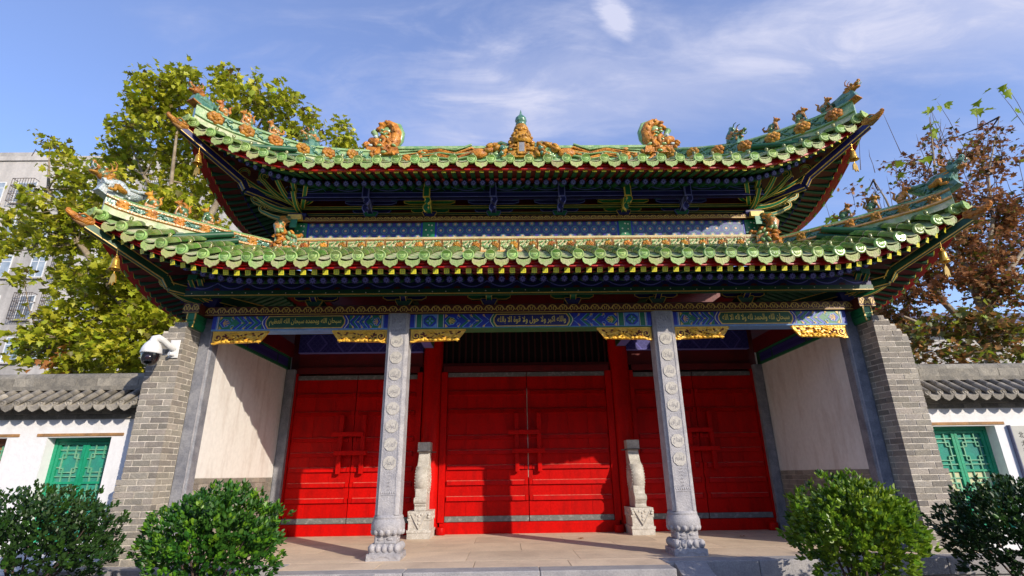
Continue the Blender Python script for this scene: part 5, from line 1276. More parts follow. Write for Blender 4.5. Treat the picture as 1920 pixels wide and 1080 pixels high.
MB().lathe([(.001, 0), (.03, .002), (.036, -.004), (.036, -.02)], 16, Tr(.01, -.131, -.215) @ Matrix.Rotation(PI/2, 4, 'X')).build('lens', M['lens'], ey)

# ================================================================== courtyard walls with grey tiled coping
GT = half_tube(.052, .24).mesh('coping_tube_tile', [M['gtile'], M['gtile']])
b = MB(); b.lathe([(.001, -.004), (.03, -.006), (.034, -.010), (.044, -.010), (.050, -.002), (.05, .02)], 14, Rm); b.ell((0, -.008, 0), (.02, .006, .02), n=7); GD = b.mesh('coping_end_tile', M['gtile'])
b = MB(); b.prism([(-.085, .03), (-.085, .0), (-.06, -.04), (-.02, -.062), (0, -.072), (.02, -.062), (.06, -.04), (.085, .0), (.085, .03), (.04, .008), (-.04, .008)], Tr(), .016)
b.add([(x, y, z+y*.5) for y in (0, .28) for x, z in ((-.085, .03), (-.04, .008), (.04, .008), (.085, .03))], [(i, i+1, i+5, i+4) for i in range(3)], 0, True); GP = b.mesh('coping_drip_tile', M['gtile'])
def cwall(s, x0, x1, lab, wins):
    e = empty('courtyard_wall', (s*x0, 0, -.45), lab, 'wall'); ox, oz = s*x0, -.45
    X = lambda x: s*x-ox; Zz = lambda z: z-oz
    # wall face pieced round its window openings (butted end to end)
    w = MB(); cur = x0; th = .36
    for (a, c, zb, zt) in wins:
        w.box(X(cur), X(a), 0, th, Zz(-.45), Zz(1.895)); w.box(X(a), X(c), 0, th, Zz(-.45), Zz(zb)); w.box(X(a), X(c), 0, th, Zz(zt), Zz(1.895)); cur = c
    w.box(X(cur), X(x1), 0, th, Zz(-.45), Zz(1.895)); w.build('wall_body', M['white'], e)
    # brick cornice courses
    for k, (y, z0, z1) in enumerate(((-.03, 1.897, 1.962), (-.075, 1.964, 2.035))):
        x = x0; off = .13*k
        while x < x1:
            x2 = min(x+.26-(off if x == x0 else 0), x1)
            MB().box(X(x)+s*.002, X(x2)-s*.002, y+_rr.uniform(0, .004), .2, Zz(z0), Zz(z1)).build('cornice_brick', M['gtile_dk'], e); x = x2
    r = MB(); vs = [(X(x), y, Zz(z)) for x in (x0, x1) for y, z in ((-.20, 2.037), (-.24, 2.07), (.14, 2.32), (.36, 2.32), (.6, 2.06), (.5, 2.037))]
    r.add(vs, [(i, (i+1) % 6, (i+1) % 6+6, i+6) for i in range(6)]+[(0, 1, 2, 3, 4, 5), (11, 10, 9, 8, 7, 6)]); rf = r.build('coping_bed', M['gtile_dk'], e)
    n = int((x1-x0)/.185); sl = .658
    for i in range(n):
        x = x0+.09+i*.185
        P = lambda d, dz=0: Vector((X(x)+_rr.uniform(-.004, .004), -.235+d, Zz(2.075+d*sl+dz)))
        inst('coping_end_tile', GD, rf, Matrix.Translation(P(-.035, .045)) @ Matrix.Rotation(-.15, 4, 'X'))
        inst('coping_tube_tile', GT, rf, along(P(-.03, .03), P(.17, .03), L=.24)); inst('coping_tube_tile', GT, rf, along(P(.17, .025), P(.36, .025), L=.24))
        q = P(-.045, .0); q.x += s*.0925; inst('coping_drip_tile', GP, rf, Matrix.Translation(q))
    x = x0
    while x < x1-.02:
        x2 = min(x+.31, x1); MB().box(X(x)+s*.002, X(x2)-s*.002, .055+_rr.uniform(0, .006), .45, Zz(2.385), Zz(2.50)).build('ridge_brick', M['gtile_dk'], rf); x = x2
    MB().box(X(x0), X(x1), .03, .47, Zz(2.32), Zz(2.382)).build('ridge_course', M['gtile_dk'], rf)
    x = x0
    while x < x1-.02:
        x2 = min(x+.42, x1); MB().lathe([(.11, 0), (.11, abs(x2-x)-.004)], 10, Tr(X(x), .25, Zz(2.50)) @ Matrix.Rotation(s*PI/2, 4, 'Y') @ Matrix.Rotation(0, 4, 'Z')).build('ridge_cap', M['gtile_dk'], rf); x = x2
    return e, X, Zz
def window(e, X, Zz, a, c, zb, zt, s, paper, papers_lo=False, kind='green'):
    fm = M['wgreen'] if kind == 'green' else M['orange_wood']; y = .16
    f = MB(); t = .05
    f.box(X(a), X(c), y, y+.06, Zz(zt-t), Zz(zt)); f.box(X(a), X(c), y, y+.06, Zz(zb), Zz(zb+t)); f.box(X(a), X(a+t), y, y+.06, Zz(zb+t), Zz(zt-t)); f.box(X(c-t), X(c), y, y+.06, Zz(zb+t), Zz(zt-t))
    w = f.build('window', fm, e)
    m = (a+c)/2
    for i, (p, q) in enumerate(((a+t, m), (m, c-t))):
        lf = MB(); u = .045; y2 = y+.012
        lf.box(X(p+.003), X(q-.003), y2, y2+.035, Zz(zt-t-u), Zz(zt-t-.003)); lf.box(X(p+.003), X(q-.003), y2, y2+.035, Zz(zb+t+.003), Zz(zb+t+u)); lf.box(X(p+.003), X(p+u), y2, y2+.035, Zz(zb+t+u), Zz(zt-t-u)); lf.box(X(q-u), X(q-.003), y2, y2+.035, Zz(zb+t+u), Zz(zt-t-u))
        zm = zt-.62; lf.box(X(p+u), X(q-u), y2+.004, y2+.03, Zz(zm-.016), Zz(zm+.016))
        # lattice: stepped squares
        L = MB(); yy = y2+.008; bw = .0075
        def hb(x0_, x1_, z): L.box(X(x0_), X(x1_), yy, yy+.018, Zz(z-bw), Zz(z+bw))
        def vb(x_, z0, z1): L.box(X(x_-bw), X(x_+bw), yy-.001, yy+.017, Zz(z0), Zz(z1))
        x0_, x1_ = p+u, q-u; wd = x1_-x0_
        for (z1, z0) in ((zt-t-u, zm+.016), (zm-.016, zb+t+u)):
            if z0 > z1: continue
            hgt = min(z1-z0, .62)
            z0 = z1-hgt
            for zf in (.14, .86): hb(x0_, x1_, z1-hgt*zf)
            for zf in (.25, .75): hb(x0_+wd*.16, x1_-wd*.16, z1-hgt*zf)
            for xf in (.16, .84): vb(x0_+wd*xf, z1-hgt*.75, z1-hgt*.25)
            for xf in (.30, .70):
                for (g0, g1) in ((.0, .25), (.75, 1.)): vb(x0_+wd*xf, z1-hgt*g1, z1-hgt*g0)
            for xf, g0, g1 in ((.30, .25, .36), (.70, .25, .36), (.30, .64, .75), (.70, .64, .75)): vb(x0_+wd*xf, z1-hgt*g1, z1-hgt*g0)
            for zf in (.36, .64):
                hb(x0_+wd*.16, x0_+wd*.30, z1-hgt*zf); hb(x1_-wd*.30, x1_-wd*.16, z1-hgt*zf)
            for zf in (.38, .62): hb(x0_, x0_+wd*.16, z1-hgt*zf); hb(x1_-wd*.16, x1_, z1-hgt*zf)
        sash = lf.build('sash', fm, w)
        L.build('lattice', mat('lattice_paint', (.10, .36, .22), .5, col2=(.20, .38, .24), nscale=9) if i == 0 and not hasattr(window, 'lm') else window.lm, w) if False else L.build('lattice', window.lm, w)
        MB().box(X(p+.02), X(q-.02), y2+.030, y2+.036, Zz(zb+t+.02), Zz(zt-t-.02)).build('pane', M['wpane'] if kind == 'green' else M['wood'], w)
        if paper: MB().box(X(p+u+.01), X(q-u-.02), y2+.026, y2+.0285, Zz(zm-.40), Zz(zm-.03)).build('window_paper', M['paper'], w)
    bevel(MB().box(X(a-.17), X(c+.15), -.012, .12, Zz(zt+.012), Zz(zt+.055)).build('window_lintel', M['wood'], e), .006)
    MB().box(X(a-.02), X(c+.02), .225, .24, Zz(zb-.02), Zz(zt+.02)).build('window_backing', M['dark'], e)
window.lm = mat('lattice_paint', (.09, .36, .21), .5, col2=(.22, .42, .27), nscale=9)
W1 = (6.11, 7.03, .25, 1.64)
e, X, Zz = cwall(-1, 5.63, 9.6, 'white courtyard wall with green lattice window left of the gatehouse', [W1, (7.60, 8.5, .25, 1.64)])
window(e, X, Zz, *W1, -1, False); window(e, X, Zz, 7.60, 8.5, .25, 1.64, -1, False, kind='wood')
e, X, Zz = cwall(1, 5.63, 9.4, 'white courtyard wall with green papered window right of the gatehouse', [(5.80, 6.80, .25, 1.64)])
window(e, X, Zz, 5.80, 6.80, .25, 1.64, 1, True)
# stone name plaque
e = empty('name_plaque', (7.36, -.002, 1.0), 'grey stone plaque with vertical chinese characters on the right white wall', 'sign')
bevel(MB().box(-.37, .37, -.045, 0, -.75, .63).build('plaque_slab', M['sign'], e), .006)
MB().box(-.385, -.372, -.05, 0, -.76, .64).build('plaque_edge', M['slate'], e)
b = MB()
for i, ch in enumerate('北大清真寺'): b.text(ch, Tr(-.25, -.047, .50-.115*i), .085, .08, 0, bold=.012)
for i, ch in enumerate('郑州'): b.text(ch, Tr(-.13, -.047, .50-.23*i), .085, .08, 0, bold=.012)
b.build('lettering', M['black'], e)
# cable from the right pier to the trees
b = MB(); b.tube([(9.0, 6.6, 3.55), (11.04, 7.0, 4.04), (12.2, 7.05, 4.33), (14.4, 7.7, 4.9)], .012, 6); tag(b.build('overhead_cable', M['pvc']), 'pale cable sloping up behind the right pier to the bare tree trunk', 'cable')

# ================================================================== apartment block behind the left tree
e = empty('apartment_block', (-33, 24, -.45), 'grey rendered apartment block behind the tall left tree', 'apartment block')
def bx(name, m, x0, x1, y0, y1, z0, z1, p=e): return MB().box(x0+33, x1+33, y0-24, y1-24, z0+.45, z1+.45).build(name, M[m], p)
bx('wall', 'concrete', -52, -19.5, 24, 36, -.45, 22.1); bx('parapet', 'concrete', -52, -19.5, 23.9, 24.12, 22.12, 22.45); bx('roof_slab', 'concrete', -52, -19.5, 24.2, 36, 22.102, 22.2)
bx('roof_room', 'concrete', -46, -35.1, 26, 31, 22.3, 24.2)
cols = [(-47, 1.5), (-44.6, 1.5), (-42, 1.2), (-39.5, 1.5), (-37.2, 1.1), (-35.2, 1.3), (-33.1, 1.35), (-30.7, 1.0), (-29.05, .8), (-26.5, 1.4), (-24.2, 1.0), (-22, 1.2)]
for r, zb in enumerate((2.5, 5.2, 7.88, 10.6, 13.4, 16.1, 18.85)):
    for c, (x, w) in enumerate(cols):
        h = 1.6
        f = MB(); x0, x1 = x-w/2+33, x+w/2+33; y = -.03; z0 = zb+.45; z1 = z0+h; t = .07
        f.box(x0, x1, y, .02, z1-t, z1); f.box(x0, x1, y, .02, z0, z0+t); f.box(x0, x0+t, y, .02, z0+t, z1-t); f.box(x1-t, x1, y, .02, z0+t, z1-t); f.box((x0+x1)/2-.03, (x0+x1)/2+.03, y+.004, .02, z0+t, z1-t); f.box(x0+t, x1-t, y+.006, .02, z1-.5, z1-.45)
        w_ = f.build('window', M['pvc'], e)
        for a, c2 in ((x0+t, (x0+x1)/2-.03), ((x0+x1)/2+.03, x1-t)): MB().box(a, c2, -.015, -.008, z0+t, z1-t).build('pane', M['glass'], w_)
        MB().box(x0-.08, x1+.08, -.16, .0, z0-.11, z0-.01).build('sill', M['concrete'], w_)
        if (r*5+c*3) % 4 == 0 or (r == 3 and c in (7, 8)):
            g = MB()
            for k in range(9):
                xx = x0-.05+(x1-x0+.1)*k/8; g.box(xx-.012, xx+.012, -.42, -.40, z0-.05, z1+.05)
            for zz in (z0-.05, z0+.5, z0+1.1, z1+.05): g.box(x0-.05, x1+.05, -.425, -.395, zz-.015, zz+.015); g.box(x0-.06, x0-.03, -.42, 0, zz-.015, zz+.015); g.box(x1+.03, x1+.06, -.42, 0, zz-.015, zz+.015)
            g.build('window_grille', M['iron'], w_)
a = empty('air_conditioner', (-27.2, 23.6, 12.6), 'white air conditioner unit on the wall of the apartment block', 'air conditioner')
bevel(MB().box(-.45, .45, -.2, .2, 0, .65).build('casing', M['pvc'], a), .03)
MB().lathe([(.24, 0), (.25, .02), (.001, .02)], 18, Tr(-.12, -.2, .33) @ Matrix.Rotation(PI/2, 4, 'X')).build('fan_grille', M['strip'], a); MB().box(-.5, .5, -.25, .4, -.06, -.005).build('bracket', M['iron'], a)
for x, y, h, lab in ((-34.75, 25, 1.6, 'taller thin antenna pole leaning on the apartment roof'), (-36.2, 25.5, .9, 'shorter antenna pole at the left end of the apartment roof')):
    tag(MB().tube([(0, 0, 0), (.22*h, 0, h)], [.05, .025], 6).build('antenna_pole', M['iron'], None, Tr(x, y, 22.2)), lab, 'antenna')
# low blue-grey roofed building behind the right trees
e2 = empty('rear_building', (27, 22, -.45), 'blue-grey low building half hidden behind the right trees', 'building')
MB().box(-9, 9, 0, 8, 0, 9.0).build('wall', M['concrete'], e2)
r = MB(); r.add([(-9.4, -.6, 9), (9.4, -.6, 9), (9.4, 4, 11.4), (-9.4, 4, 11.4), (9.4, 8.6, 9), (-9.4, 8.6, 9)], [(0, 1, 2, 3), (3, 2, 4, 5), (0, 3, 5), (1, 4, 2), (0, 5, 4, 1)]); r.build('roof', M['slate'], e2)
for zb in (1.5, 5.0):
    for k in range(6):
        x = -7.4+k*2.9; w_ = MB().box(x-.06, x+1.36, -.05, .02, zb-.06, zb+1.76).build('window', M['pvc'], e2)
        for q in (0, 1): MB().box(x+.66*q+.02, x+.66*q+.62, -.058, -.051, zb, zb+1.7).build('pane', M['glass'], w_)

# unseen building added behind the camera to block low sky light from the porch
fb = empty('added_sky_block', (0, -46, -.45), 'unseen grey building added behind the camera to keep low sky light off the porch', 'building')
MB().box(-75, 75, -14, 0, 0, 17).build('wall', M['concrete'], fb)
for k in range(30):
    for q in range(5): MB().box(-73+4.9*k, -71+4.9*k, -.02, .03, 1.2+3.2*q, 2.9+3.2*q).build('window', M['glass'], fb)
# ================================================================== foliage
def leaf_lobed(L=1.):
    """five-lobed plane leaf, folded a little"""
    P = [(0, 0), (-.20, .04), (-.48, .14), (-.30, .36), (-.42, .62), (-.16, .62), (0, 1.0), (.16, .62), (.42, .62), (.30, .36), (.48, .14), (.20, .04)]
    vs = [(x*L, y*L, abs(x)*.28*L-.10*L*y*y) for x, y in P]+[(0, .4*L, -.02*L)]
    return vs, [(i, (i+1) % 12, 12) for i in range(12)]
def leaf_oval(L=1., w=.22):
    P = [(0, 0), (-w*.75, .25), (-w, .52), (-w*.7, .8), (0, 1.0), (w*.7, .8), (w, .52), (w*.75, .25)]
    vs = [(x*L, y*L, abs(x)*.5*L-.15*L*y*y) for x, y in P]
    return vs, [(0, 4, 3, 2, 1), (0, 7, 6, 5, 4)]
def rand_rot(rr, droop=.3):
    a = rr.uniform(0, 2*PI); p = rr.gauss(-.35, .55); r = rr.gauss(0, .5)
    return Matrix.Rotation(a, 4, 'Z') @ Matrix.Rotation(p, 4, 'X') @ Matrix.Rotation(r, 4, 'Y')
def blob_points(rr, c, n):
    """leaf positions: sub-clusters scattered in an ellipsoid, fewer leaves towards the rim"""
    x, y, z, rx, rz_, w = c; o = []
    k = max(3, int(n/11)); cl = []
    for _ in range(k):
        v = Vector((rr.gauss(0, 1), rr.gauss(0, 1), rr.gauss(0, 1))).normalized()*(rr.random()**.45)
        cl.append(Vector((x+v.x*rx, y+v.y*min(rx, .9)*1.0, z+v.z*rz_)))
    for i in range(n):
        c_ = rr.choice(cl); o.append(c_+Vector((rr.gauss(0, .13), rr.gauss(0, .13), rr.gauss(0, .11))))
    return o, cl
def tree(name, base, lab, cat, group, clumps, density, size, mats, limbs, trunk, seed, singles=280, twigs=None, leaf=leaf_lobed, size_fn=None):
    rr = random.Random(seed)
    e = empty(name, base, lab, cat, group); B = Vector(base)
    tb = MB()
    for pts, r in trunk: tb.tube([Vector(p)-B for p in pts], r, 9)
    trk = tb.build('trunk', M['bark'], e)
    tw = MB(); allp = []
    for c in clumps:
        n = int(density*c[3]*c[4]*c[5])+4
        pts, cl = blob_points(rr, c, n); allp += pts
        cc = Vector((c[0], c[1], c[2]))
        near = min((q for pts_, r in trunk for q in pts_), key=lambda q: (Vector(q)-cc).length+max(0, q[2]-cc.z)*1.5)
        q = Vector(near); mid = (q+cc)/2+Vector((rr.uniform(-.2, .2), rr.uniform(-.2, .2), -.15))
        tw.tube([q-B, q.lerp(mid, .6)-B, mid.lerp(cc, .3)-B, cc-B], [.034, .024, .016, .008], 6)
        for t in cl[::2]: tw.tube([cc-B, (cc+t)/2-B+Vector((0, 0, .05)), t-B], [.014, .009, .004], 4)
    for ln in (twigs or []):
        tw.tube([Vector(p)-B for p in ln], [.014]+[.009]*(len(ln)-2)+[.003], 5)
    tw.build('branches', M['bark'] if not twigs else M['twig'], e)
    rr.shuffle(allp)
    camp = Vector((-.403, -7.934, 1.047))
    allp.sort(key=lambda p: (p-camp).length)
    V, Fc = leaf(1.); crowns = [MB() for _ in mats]
    LM = []
    for m in mats: b = MB(); b.add(V, Fc, 0, True); LM.append(b.mesh('leaf', m))
    first = None; order = list(range(len(allp)))
    step = max(1, len(allp)//singles); sing = set(order[::step][:singles])
    cr = None; jobs = []
    for i, p in enumerate(allp):
        s = size*rr.uniform(.6, 1.2); T = Matrix.Translation(p-B) @ rand_rot(rr) @ Matrix.Scale(s, 4)
        k = rr.choices(range(len(mats)), [mm for mm in size_fn] if size_fn else [1]*len(mats))[0]
        if i in sing: jobs.append((k, T))
        else: crowns[k].add(V, Fc, k, True, T)
    big = MB()
    for c in crowns:
        o = len(big.v); big.v += c.v; big.f += [tuple(i+o for i in f) for f in c.f]; big.m += c.m; big.s += c.s
    cr = big.build('crown', mats, e, kind='stuff')
    for k, T in jobs: inst('leaf', LM[k], cr, T)
    return e
LT = [(-11.15, 6.21, 13.24, 1.22, 0.76, 1), (-11.75, 5.87, 12.64, 0.47, 0.84, 1), (-9.89, 6.63, 13.82, 0.45, 0.68, 1), (-8.12, 6.0, 12.21, 0.93, 0.94, 1), (-7.19, 5.77, 12.22, 0.3, 0.72, 1), (-11.68, 6.64, 12.0, 1.04, 0.85, 1), (-13.71, 7.99, 12.79, 0.75, 0.92, 1), (-6.13, 7.68, 12.74, 0.3, 0.63, 0.5), (-6.01, 7.59, 11.79, 0.73, 0.55, 1), (-6.67, 6.18, 11.52, 0.67, 0.61, 1), (-15.2, 7.0, 11.51, 0.49, 0.46, 0.6), (-13.82, 6.32, 10.25, 0.74, 0.54, 0.7), (-12.58, 6.05, 9.64, 0.8, 0.56, 1), (-14.29, 5.88, 9.01, 0.59, 0.4, 0.7), (-13.35, 6.16, 8.62, 1.02, 0.54, 1), (-13.73, 8.01, 11.59, 0.93, 0.88, 1), (-11.65, 7.76, 11.2, 1.09, 1.08, 1), (-10.23, 7.7, 10.52, 0.9, 0.84, 1), (-16.16, 7.68, 8.36, 0.85, 0.5, 0.8), (-15.04, 6.1, 8.43, 0.47, 0.32, 0.6), (-13.65, 6.41, 7.58, 0.86, 0.38, 0.7), (-13.34, 7.23, 8.62, 1.17, 0.76, 1), (-12.23, 7.5, 9.23, 1.38, 0.99, 1), (-10.8, 7.82, 9.38, 1.06, 1.01, 1), (-14.38, 7.89, 7.44, 0.76, 0.33, 0.7), (-11.22, 5.83, 6.59, 1.11, 0.57, 1), (-11.08, 7.18, 7.57, 0.98, 0.91, 1), (-11.71, 7.35, 6.24, 1.37, 0.66, 1), (-12.17, 6.92, 5.45, 1.0, 0.57, 1), (-12.6, 6.06, 4.73, 0.72, 0.48, 0.8), (-13.81, 6.83, 4.47, 0.67, 0.39, 0.7), (-10.96, 5.83, 4.25, 1.19, 0.51, 1), (-11.3, 8.03, 5.33, 0.99, 0.87, 1), (-10.59, 7.85, 6.4, 0.83, 0.72, 1), (-9.51, 7.02, 8.4, 0.66, 0.56, 1), (-8.97, 6.38, 11.08, 0.68, 0.81, 1), (-8.73, 7.96, 11.74, 0.93, 0.66, 1), (-10.9, 7.09, 4.06, 0.91, 0.31, 0.5), (-16.01, 7.89, 8.97, 0.87, 0.49, 0.8), (-14.16, 7.8, 8.15, 0.86, 0.48, 0.8), (-11.71, 6.92, 6.78, 1.11, 0.61, 1), (-12.45, 6.68, 6.03, 0.92, 0.5, 0.8), (-11.14, 7.16, 5.67, 1.1, 0.67, 1), (-12.46, 6.72, 4.77, 1.05, 0.55, 1), (-10.81, 6.02, 4.88, 0.87, 0.61, 1), (-9.67, 6.39, 5.27, 0.75, 0.79, 1), (-10.61, 7.71, 7.8, 0.85, 0.95, 1), (-11.86, 5.71, 3.81, 0.82, 0.28, 0.6), (-13.64, 5.72, 6.34, 0.58, 0.25, 0.5), (-13.19, 7.23, 6.73, 0.97, 0.44, 1), (-13.04, 6.33, 5.29, 0.74, 0.39, 1), (-14.06, 6.99, 4.85, 0.91, 0.48, 1), (-11.94, 6.83, 4.17, 1.34, 0.38, 1), (-10.32, 6.49, 5.95, 0.91, 0.99, 1), (-10.73, 8.19, 4.44, 0.82, 0.5, 1), (-11.16, 6.11, 7.45, 0.92, 0.69, 1), (-12.66, 6.67, 8.8, 0.98, 0.65, 1), (-10.63, 6.13, 8.49, 1.1, 0.9, 1), (-9.74, 7.24, 7.23, 0.82, 0.9, 1), (-13.88, 6.32, 8.09, 0.79, 0.35, 0.8), (-15.21, 6.53, 7.5, 0.47, 0.31, 0.6), (-14.51, 7.54, 10.26, 0.79, 0.51, 0.8), (-9.51, 6.43, 12.14, 0.69, 0.85, 0.8), (-11.16, 7.05, 12.63, 0.9, 0.88, 1)]
tree('plane_tree', (-10.4, 7.0, -.45), 'tall leafy plane tree behind the gatehouse in front of the apartment block', 'tree', None, LT, 640, .215, [M['leaf_a'], M['leaf_b'], M['leaf_d']], None,
     [([(-10.4, 7.0, -.45), (-10.3, 7.0, 2.5), (-10.5, 6.9, 5.0), (-10.7, 6.9, 7.5), (-11.0, 6.8, 10.0), (-11.2, 6.6, 13.2)], [.22, .18, .14, .10, .06, .02]),
      ([(-10.45, 6.9, 4.6), (-11.8, 6.7, 6.2), (-13.2, 6.6, 7.8), (-14.6, 6.6, 9.6), (-15.3, 6.9, 11.4)], [.14, .11, .08, .05, .015]),
      ([(-10.6, 6.9, 6.5), (-9.6, 6.8, 8.6), (-8.6, 6.4, 10.8), (-7.9, 6.1, 12.4)], [.13, .10, .06, .02]),
      ([(-10.3, 7.0, 2.6), (-11.6, 6.6, 3.9), (-13.2, 6.6, 4.5)], [.10, .07, .02]), ([(-8.9, 6.6, 10.2), (-7.2, 6.9, 11.2), (-6.1, 7.6, 12.3)], [.05, .035, .01]), ([(-10.9, 6.9, 8.8), (-12.4, 7.4, 10.6), (-13.7, 8.0, 12.4)], [.08, .05, .015])], 3, size_fn=[5, 5, 1])
RT = [(15.41, 9.24, 11.48, 1.22, 0.82, 0.8), (14.84, 7.07, 10.77, 1.08, 0.73, 0.8), (16.16, 6.97, 10.69, 0.9, 0.94, 0.7), (15.65, 7.42, 9.55, 1.43, 0.81, 1.2), (15.61, 8.87, 9.71, 1.16, 0.87, 1.2), (17.0, 8.46, 8.86, 0.94, 0.93, 1.3), (13.25, 7.44, 6.73, 1.19, 0.73, 1.2), (15.02, 7.69, 6.81, 1.21, 0.93, 1.3), (15.33, 7.28, 6.29, 0.5, 1.07, 1), (12.53, 8.04, 6.23, 0.87, 0.7, 1.2), (14.14, 6.92, 7.77, 1.01, 0.74, 1.2), (13.19, 8.68, 10.6, 0.68, 0.49, 0.4), (14.97, 9.22, 12.18, 0.82, 0.48, 0.5), (16.72, 9.38, 13.19, 1.05, 0.6, 0.5), (18.24, 8.78, 13.29, 1.03, 0.73, 0.4), (12.68, 9.39, 10.68, 0.6, 0.5, 0.3), (12.55, 6.85, 7.66, 0.67, 0.55, 0.9), (12.27, 7.58, 7.16, 0.86, 0.65, 1.1), (17.56, 9.41, 8.26, 0.87, 0.84, 1.2), (15.77, 8.89, 7.65, 0.93, 0.81, 1), (16.89, 7.91, 9.2, 0.55, 1.03, 1), (18.19, 9.35, 12.23, 1.25, 0.85, 0.6), (12.27, 8.48, 6.75, 0.54, 0.57, 0.9)]
RG = [(12.8, 8.95, 5.78, 0.81, 0.6, 1), (12.72, 7.38, 5.07, 1.14, 0.59, 1.2), (13.9, 7.07, 4.97, 1.12, 0.75, 1.2), (11.76, 7.83, 4.53, 0.83, 0.47, 1), (12.71, 6.91, 4.15, 1.24, 0.39, 1.2), (15.07, 7.64, 4.53, 0.49, 0.67, 1), (12.35, 9.39, 6.09, 0.46, 0.48, 0.5)]
random.seed(5)
tw = []
for q in [(15.345, 8.0, 13.544), (15.049, 8.0, 12.842), (15.686, 8.0, 13.9), (18.103, 8.0, 14.494), (18.504, 8.0, 14.664), (18.445, 8.0, 13.288), (17.108, 8.0, 13.772), (10.607, 8.0, 9.913), (13.342, 8.0, 11.169), (12.358, 8.0, 10.637), (10.772, 8.0, 9.398), (14.317, 8.0, 11.601)]:
    d_ = random.uniform(-.9, .9); tw.append([(q[0]+d_, q[1], q[2]-2.6), (q[0]+d_*.62, q[1], q[2]-1.7), (q[0]+d_*.28+.05, q[1], q[2]-.8), q])
rt_ = random.Random(9)
for k in range(46):
    x = rt_.uniform(12.2, 18.3); z = rt_.uniform(8.5, 12.2)-abs(x-15.4)*.3; yy = 8+rt_.uniform(-.8, .8); d_ = rt_.uniform(-.5, .7)+(x-15)*.12; hh_ = rt_.uniform(1.0, 1.9); tw.append([(x, yy, z), (x+d_*.36, yy, z+hh_*.35), (x+d_*.65+rt_.uniform(-.05, .05), yy, z+hh_*.7), (x+d_, yy, z+hh_)])
tree('autumn_plane_tree', (14.5, 8.0, -.45), 'thinning russet-leaved plane tree with bare twigs behind the right wall', 'tree', None, [c[:5]+(c[5]*1.35,) if c[2] < 9.3 else c[:5]+(c[5]*.75,) for c in RT], 430, .17, [M['leaf_c'], M['leaf_d'], M['leaf_b']], None,
     [([(14.5, 8, -.45), (14.55, 8, 2.5), (14.6, 8, 4.4), (14.85, 8, 5.6), (14.7, 8, 7.7), (14.5, 8, 9.6), (14.9, 8, 11.6), (15.2, 8, 13.2)], [.24, .20, .17, .13, .09, .06, .03, .01]),
      ([(14.7, 8, 5.0), (15.4, 8, 7.2), (16.2, 8, 9.0), (16.7, 8.1, 10.8), (17.8, 8, 13.2)], [.10, .08, .055, .035, .01]), ([(15.0, 8, 5.8), (16.2, 8, 7.2), (17.6, 8.3, 8.4)], [.11, .08, .03]),
      ([(14.6, 8, 4.6), (13.4, 7.7, 6.0), (12.6, 7.5, 7.6), (12.4, 7.6, 9.6), (12.5, 8, 10.6)], [.12, .09, .06, .03, .01]), ([(14.6, 8, 4.2), (13.0, 7.5, 4.9), (11.6, 7.2, 5.4)], [.10, .07, .03])], 5, twigs=tw, size_fn=[8, 2, .4])
tree('leafy_tree', (12.6, 8.6, -.45), 'low dark olive tree half hidden behind the right wall coping', 'tree', None, RG, 560, .20, [M['leaf_d'], M['leaf_a'], M['leaf_c']], None,
     [([(12.6, 8.6, -.45), (12.6, 8.5, 2.0), (12.4, 8.3, 3.6), (12.2, 8.1, 5.2)], [.16, .13, .09, .03]), ([(12.55, 8.4, 2.6), (13.6, 7.8, 3.8), (14.4, 7.4, 4.8)], [.09, .06, .02])], 6, size_fn=[5, 1.2, 3.2])
# a few big green leaves left on the bare twigs
tips = MB(); rr = random.Random(77)
V, Fc = leaf_lobed(1.)
for q in [(15.345, 8.0, 13.544), (15.049, 8.0, 12.842), (15.686, 8.0, 13.9), (18.103, 8.0, 14.494), (18.504, 8.0, 14.664), (18.445, 8.0, 13.288), (17.108, 8.0, 13.772), (10.607, 8.0, 9.913), (13.342, 8.0, 11.169), (12.358, 8.0, 10.637), (10.772, 8.0, 9.398), (14.317, 8.0, 11.601)]:
    for k in range(rr.choice((2, 3, 4))): tips.add(V, Fc, 0, True, Matrix.Translation((q[0]-14.5+rr.uniform(-.25, .25), q[1]-8+rr.uniform(-.2, .2), q[2]+.45+rr.uniform(-.4, .1))) @ rand_rot(rr) @ Matrix.Scale(rr.uniform(.28, .42), 4))
tips.build('green_leaves', M['leaf_a'], [o for o in bpy.data.objects if o.name == 'autumn_plane_tree'][0])
# dead leaf cluster low in the left tree
b = MB()
for k in range(34): b.add(V, Fc, 0, True, Tr(-12.0+10.4+rr.gauss(0, .22), 5.6-7+rr.gauss(0, .15), 3.95+.45+rr.gauss(0, .24)) @ rand_rot(rr) @ Matrix.Scale(rr.uniform(.16, .26), 4))
b.build('dead_leaves', M['leaf_e'], [o for o in bpy.data.objects if o.name == 'plane_tree'][0])

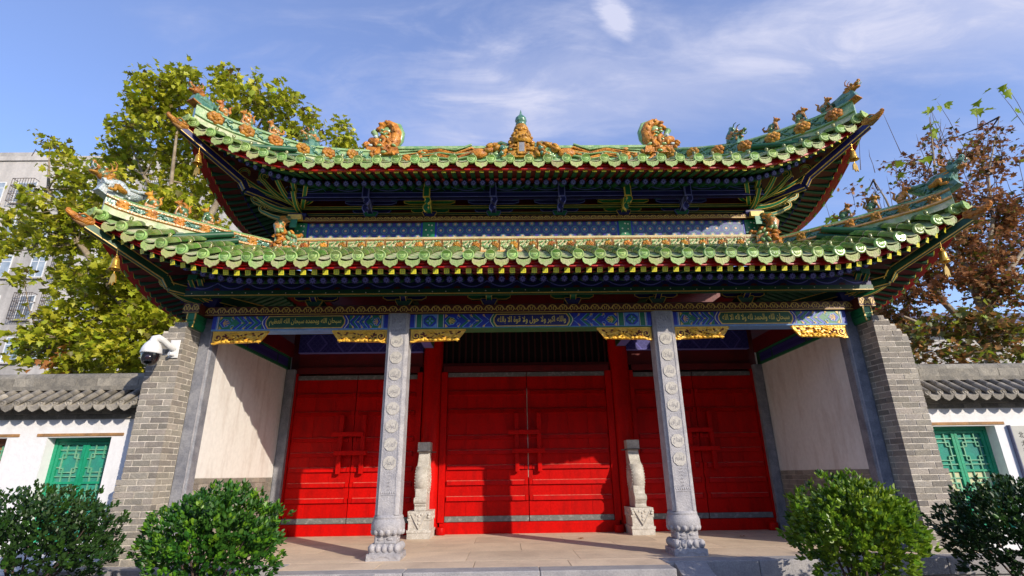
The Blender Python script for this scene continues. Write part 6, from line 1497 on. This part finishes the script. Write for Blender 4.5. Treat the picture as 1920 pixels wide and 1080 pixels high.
def bush(x, y, rx, ry, zc, rz_, n, size, mats, wts, lab, seed, zmin=-.1):
    rr = random.Random(seed); e = empty('bush', (x, y, -.45), lab, 'bush', 'clipped bushes in front of the platform')
    st = MB(); tips = []
    for k in range(9):
        a = 2*PI*k/9+rr.uniform(-.3, .3); r = rr.uniform(.25, .8)
        p2 = (rx*r*.5*math.cos(a), ry*r*.5*math.sin(a), .45+zc-rz_*.5); p3 = (rx*r*math.cos(a), ry*r*math.sin(a), .45+zc+rr.uniform(-.1, .4)*rz_)
        st.tube([(rr.uniform(-.08, .08), rr.uniform(-.08, .08), 0), (p2[0]*.5, p2[1]*.5, .22), p2, p3], [.022, .018, .012, .005], 6)
    st.build('stems', M['twig'], e)
    V, Fc = leaf_oval(1., .34); big = MB(); jobs = []; LM = []
    for m in mats: b = MB(); b.add(V, Fc, 0, True); LM.append(b.mesh('leaf', m))
    tw = MB(); cnt = 0
    for i in range(n):
        v = Vector((rr.gauss(0, 1), rr.gauss(0, 1), rr.gauss(0, 1))).normalized()
        lump = 1+.24*noise.noise(v*2.6+Vector((seed, 0, 0)))+.10*noise.noise(v*6+Vector((0, seed, 0)))
        q = (rr.random()**.28)*lump
        c = Vector((v.x*rx*q, v.y*ry*q, .45+zc+v.z*rz_*q))
        if c.z < .45+zmin+rr.uniform(0, .12): continue
        if v.z < -.25 and rr.random() < .5: continue
        d = Vector((v.x, v.y, v.z*.7+.55)).normalized()
        # a sprig: whorl of leaves round a short shoot
        base = along(c-d*.05, c+d*.02); col = rr.choices(range(len(mats)), wts)[0]
        for k in range(rr.choice((4, 5, 6))):
            a = k*2.4+rr.uniform(-.3, .3); sz = size*rr.uniform(.7, 1.2)
            T = base @ Matrix.Translation((0, .012*k, 0)) @ Matrix.Rotation(a, 4, 'Y') @ Matrix.Rotation(rr.uniform(.35, 1.05), 4, 'X') @ Matrix.Scale(sz, 4)
            if q > .9 and v.y < .1 and len(jobs) < 270 and rr.random() < .22: jobs.append((col, T))
            else: big.add(V, Fc, col, False, T)
    cr = big.build('foliage', mats, e, kind='stuff')
    for k, T in jobs: inst('leaf', LM[k], cr, T)
bush(-5.65, -1.5, .92, .80, .36, .64, 2200, .050, [M['bush_c'], M['bush_b']], [3, 1], 'dark fine-leaved bush at the far left below the green window', 1)
bush(-3.50, -1.8, .74, .70, .40, .57, 1900, .054, [M['bush_b'], M['bush_a']], [3, 1.2], 'round mid-green bush beside the left stone post', 2)
bush(3.27, -1.85, .66, .64, .44, .55, 1650, .058, [M['bush_a'], M['bush_b']], [4, 1], 'bright sunlit green bush with bare stems in front of the right porch wall', 3)
bush(5.25, -1.75, .92, .78, .34, .62, 2100, .052, [M['bush_c'], M['bush_b']], [4, 1], 'dark bush at the far right in front of the right brick pier', 4)
